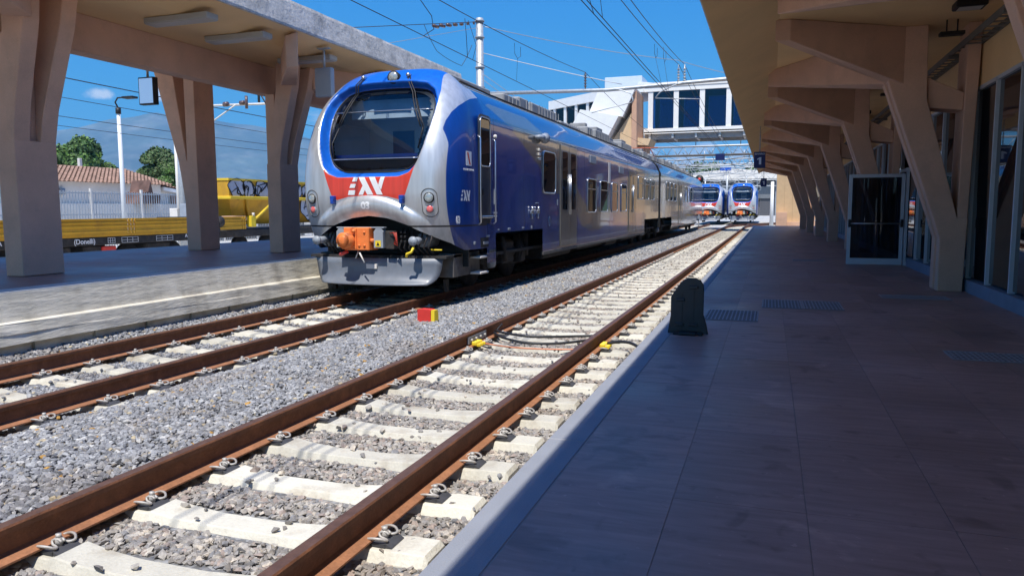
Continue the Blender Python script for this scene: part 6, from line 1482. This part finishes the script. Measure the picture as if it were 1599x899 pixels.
MB().prism([(38.6, 2.80), (49, 1.50), (49, 1.72), (38.6, 3.02)], 'x', -.12, .05).build('verge', M_white, h2)
MB().box(-.28, -.1, 39.4, 42.0, 1.4, 2.5).build('brick_patch', M_tilered, h2)
b = MB(); b.box(-6, -.2, 0, 24, -.5, 1.9); o_ = b.build('yard_wall', M_offw); o_.location = (-34.6, 24, 0); tag(o_, 'low whitish yard wall behind the steel railings', 'wall')
sh = MB().prism([(0, 0), (1.4, 0), (1.5, .55), (.9, .6), (.75, 1.35), (.55, .7), (.1, .62)], 'x', 0, 1.4).build('junk_pile', mat('rusty_scrap', (.16, .09, .07), .85, var=.4, vs=2)); sh.location = (-35.6, 34.0, 1.91); tag(sh, 'rusty brown scrap piled on the yard wall under the white house wall', 'scrap')
t = thing('steel_fence', 'tall grey steel railing fence with three rails behind the yellow flat wagon', 'fence', (-30.2, 0, -.4))
b = MB(); y = 18.0
while y < 46: b.box(-.012, .012, y - .015, y + .015, .1, 2.82); y += .155
stuff(b.build('picket', M_galv, t))
for z in (2.70, 1.70, .3): MB().box(-.02, .02, 18, 46, z, z + .06).build('rail', M_galv, t)
for k in range(10): MB().box(-.06, .04, 18 + 3 * k, 18.1 + 3 * k, 0, 2.95).build('post', M_offw, t)
t = thing('grey_gate', 'dark grey sheet steel gate behind the railings right of the houses', 'gate', (-31.2, 36.5, -.4)); MB().box(-.03, .03, 0, 9, .1, 2.55).build('sheet', M_under, t); MB().box(-.06, .06, -.1, .1, 0, 2.7).build('post', M_dark, t)
ph = thing('red_sign_post', 'narrow red sign board at the right edge of the massive left column', 'sign', (-30.6, 25.2, 0)); MB().box(-.06, .06, -.14, .14, 2.7, 4.1).build('board', M_red, ph); MB().tube([(0, 0, -.4), (0, 0, 2.69)], .05, 6).build('post', M_galv, ph)

# ================================================================== HAZE
hz = MB().box(-15000, 15000, -900, 13000, -8.0, 1130).build('haze', None)
hz.data.materials.clear(); HM = bpy.data.materials.new('thin_haze'); HM.use_nodes = True; HM.node_tree.nodes.clear()
ho = N(HM.node_tree, 'ShaderNodeOutputMaterial'); pv = N(HM.node_tree, 'ShaderNodeVolumePrincipled'); pv.inputs['Color'].default_value = (.22, .60, 1.0, 1); pv.inputs['Density'].default_value = 1.0e-4; pv.inputs['Anisotropy'].default_value = .0
HM.node_tree.links.new(pv.outputs[0], ho.inputs['Volume']); hz.data.materials.append(HM); stuff(tag(hz, 'thin blue summer haze filling the air', 'haze'))

SEAMS = (1.31, 1.311, 1.312, 2.45, 2.451, 2.6, 2.601)
done = set()
for o in list(scene.objects):
    if o.type == 'MESH' and o.data.materials and o.data.materials[0] is M_pink and len(o.data.vertices) < 60:
        me = o.data
        if me.name not in done:
            done.add(me.name); a = me.attributes.new('bevel_weight_edge', 'FLOAT', 'EDGE')
            sm = lambda i: any(abs(me.vertices[i].co.z - q) < 2e-4 for q in SEAMS)
            a.data.foreach_set('value', [0. if (sm(e.vertices[0]) and sm(e.vertices[1])) else 1. for e in me.edges])
        md = o.modifiers.new('chamfer', 'BEVEL'); md.width = .011; md.segments = 1; md.limit_method = 'WEIGHT'
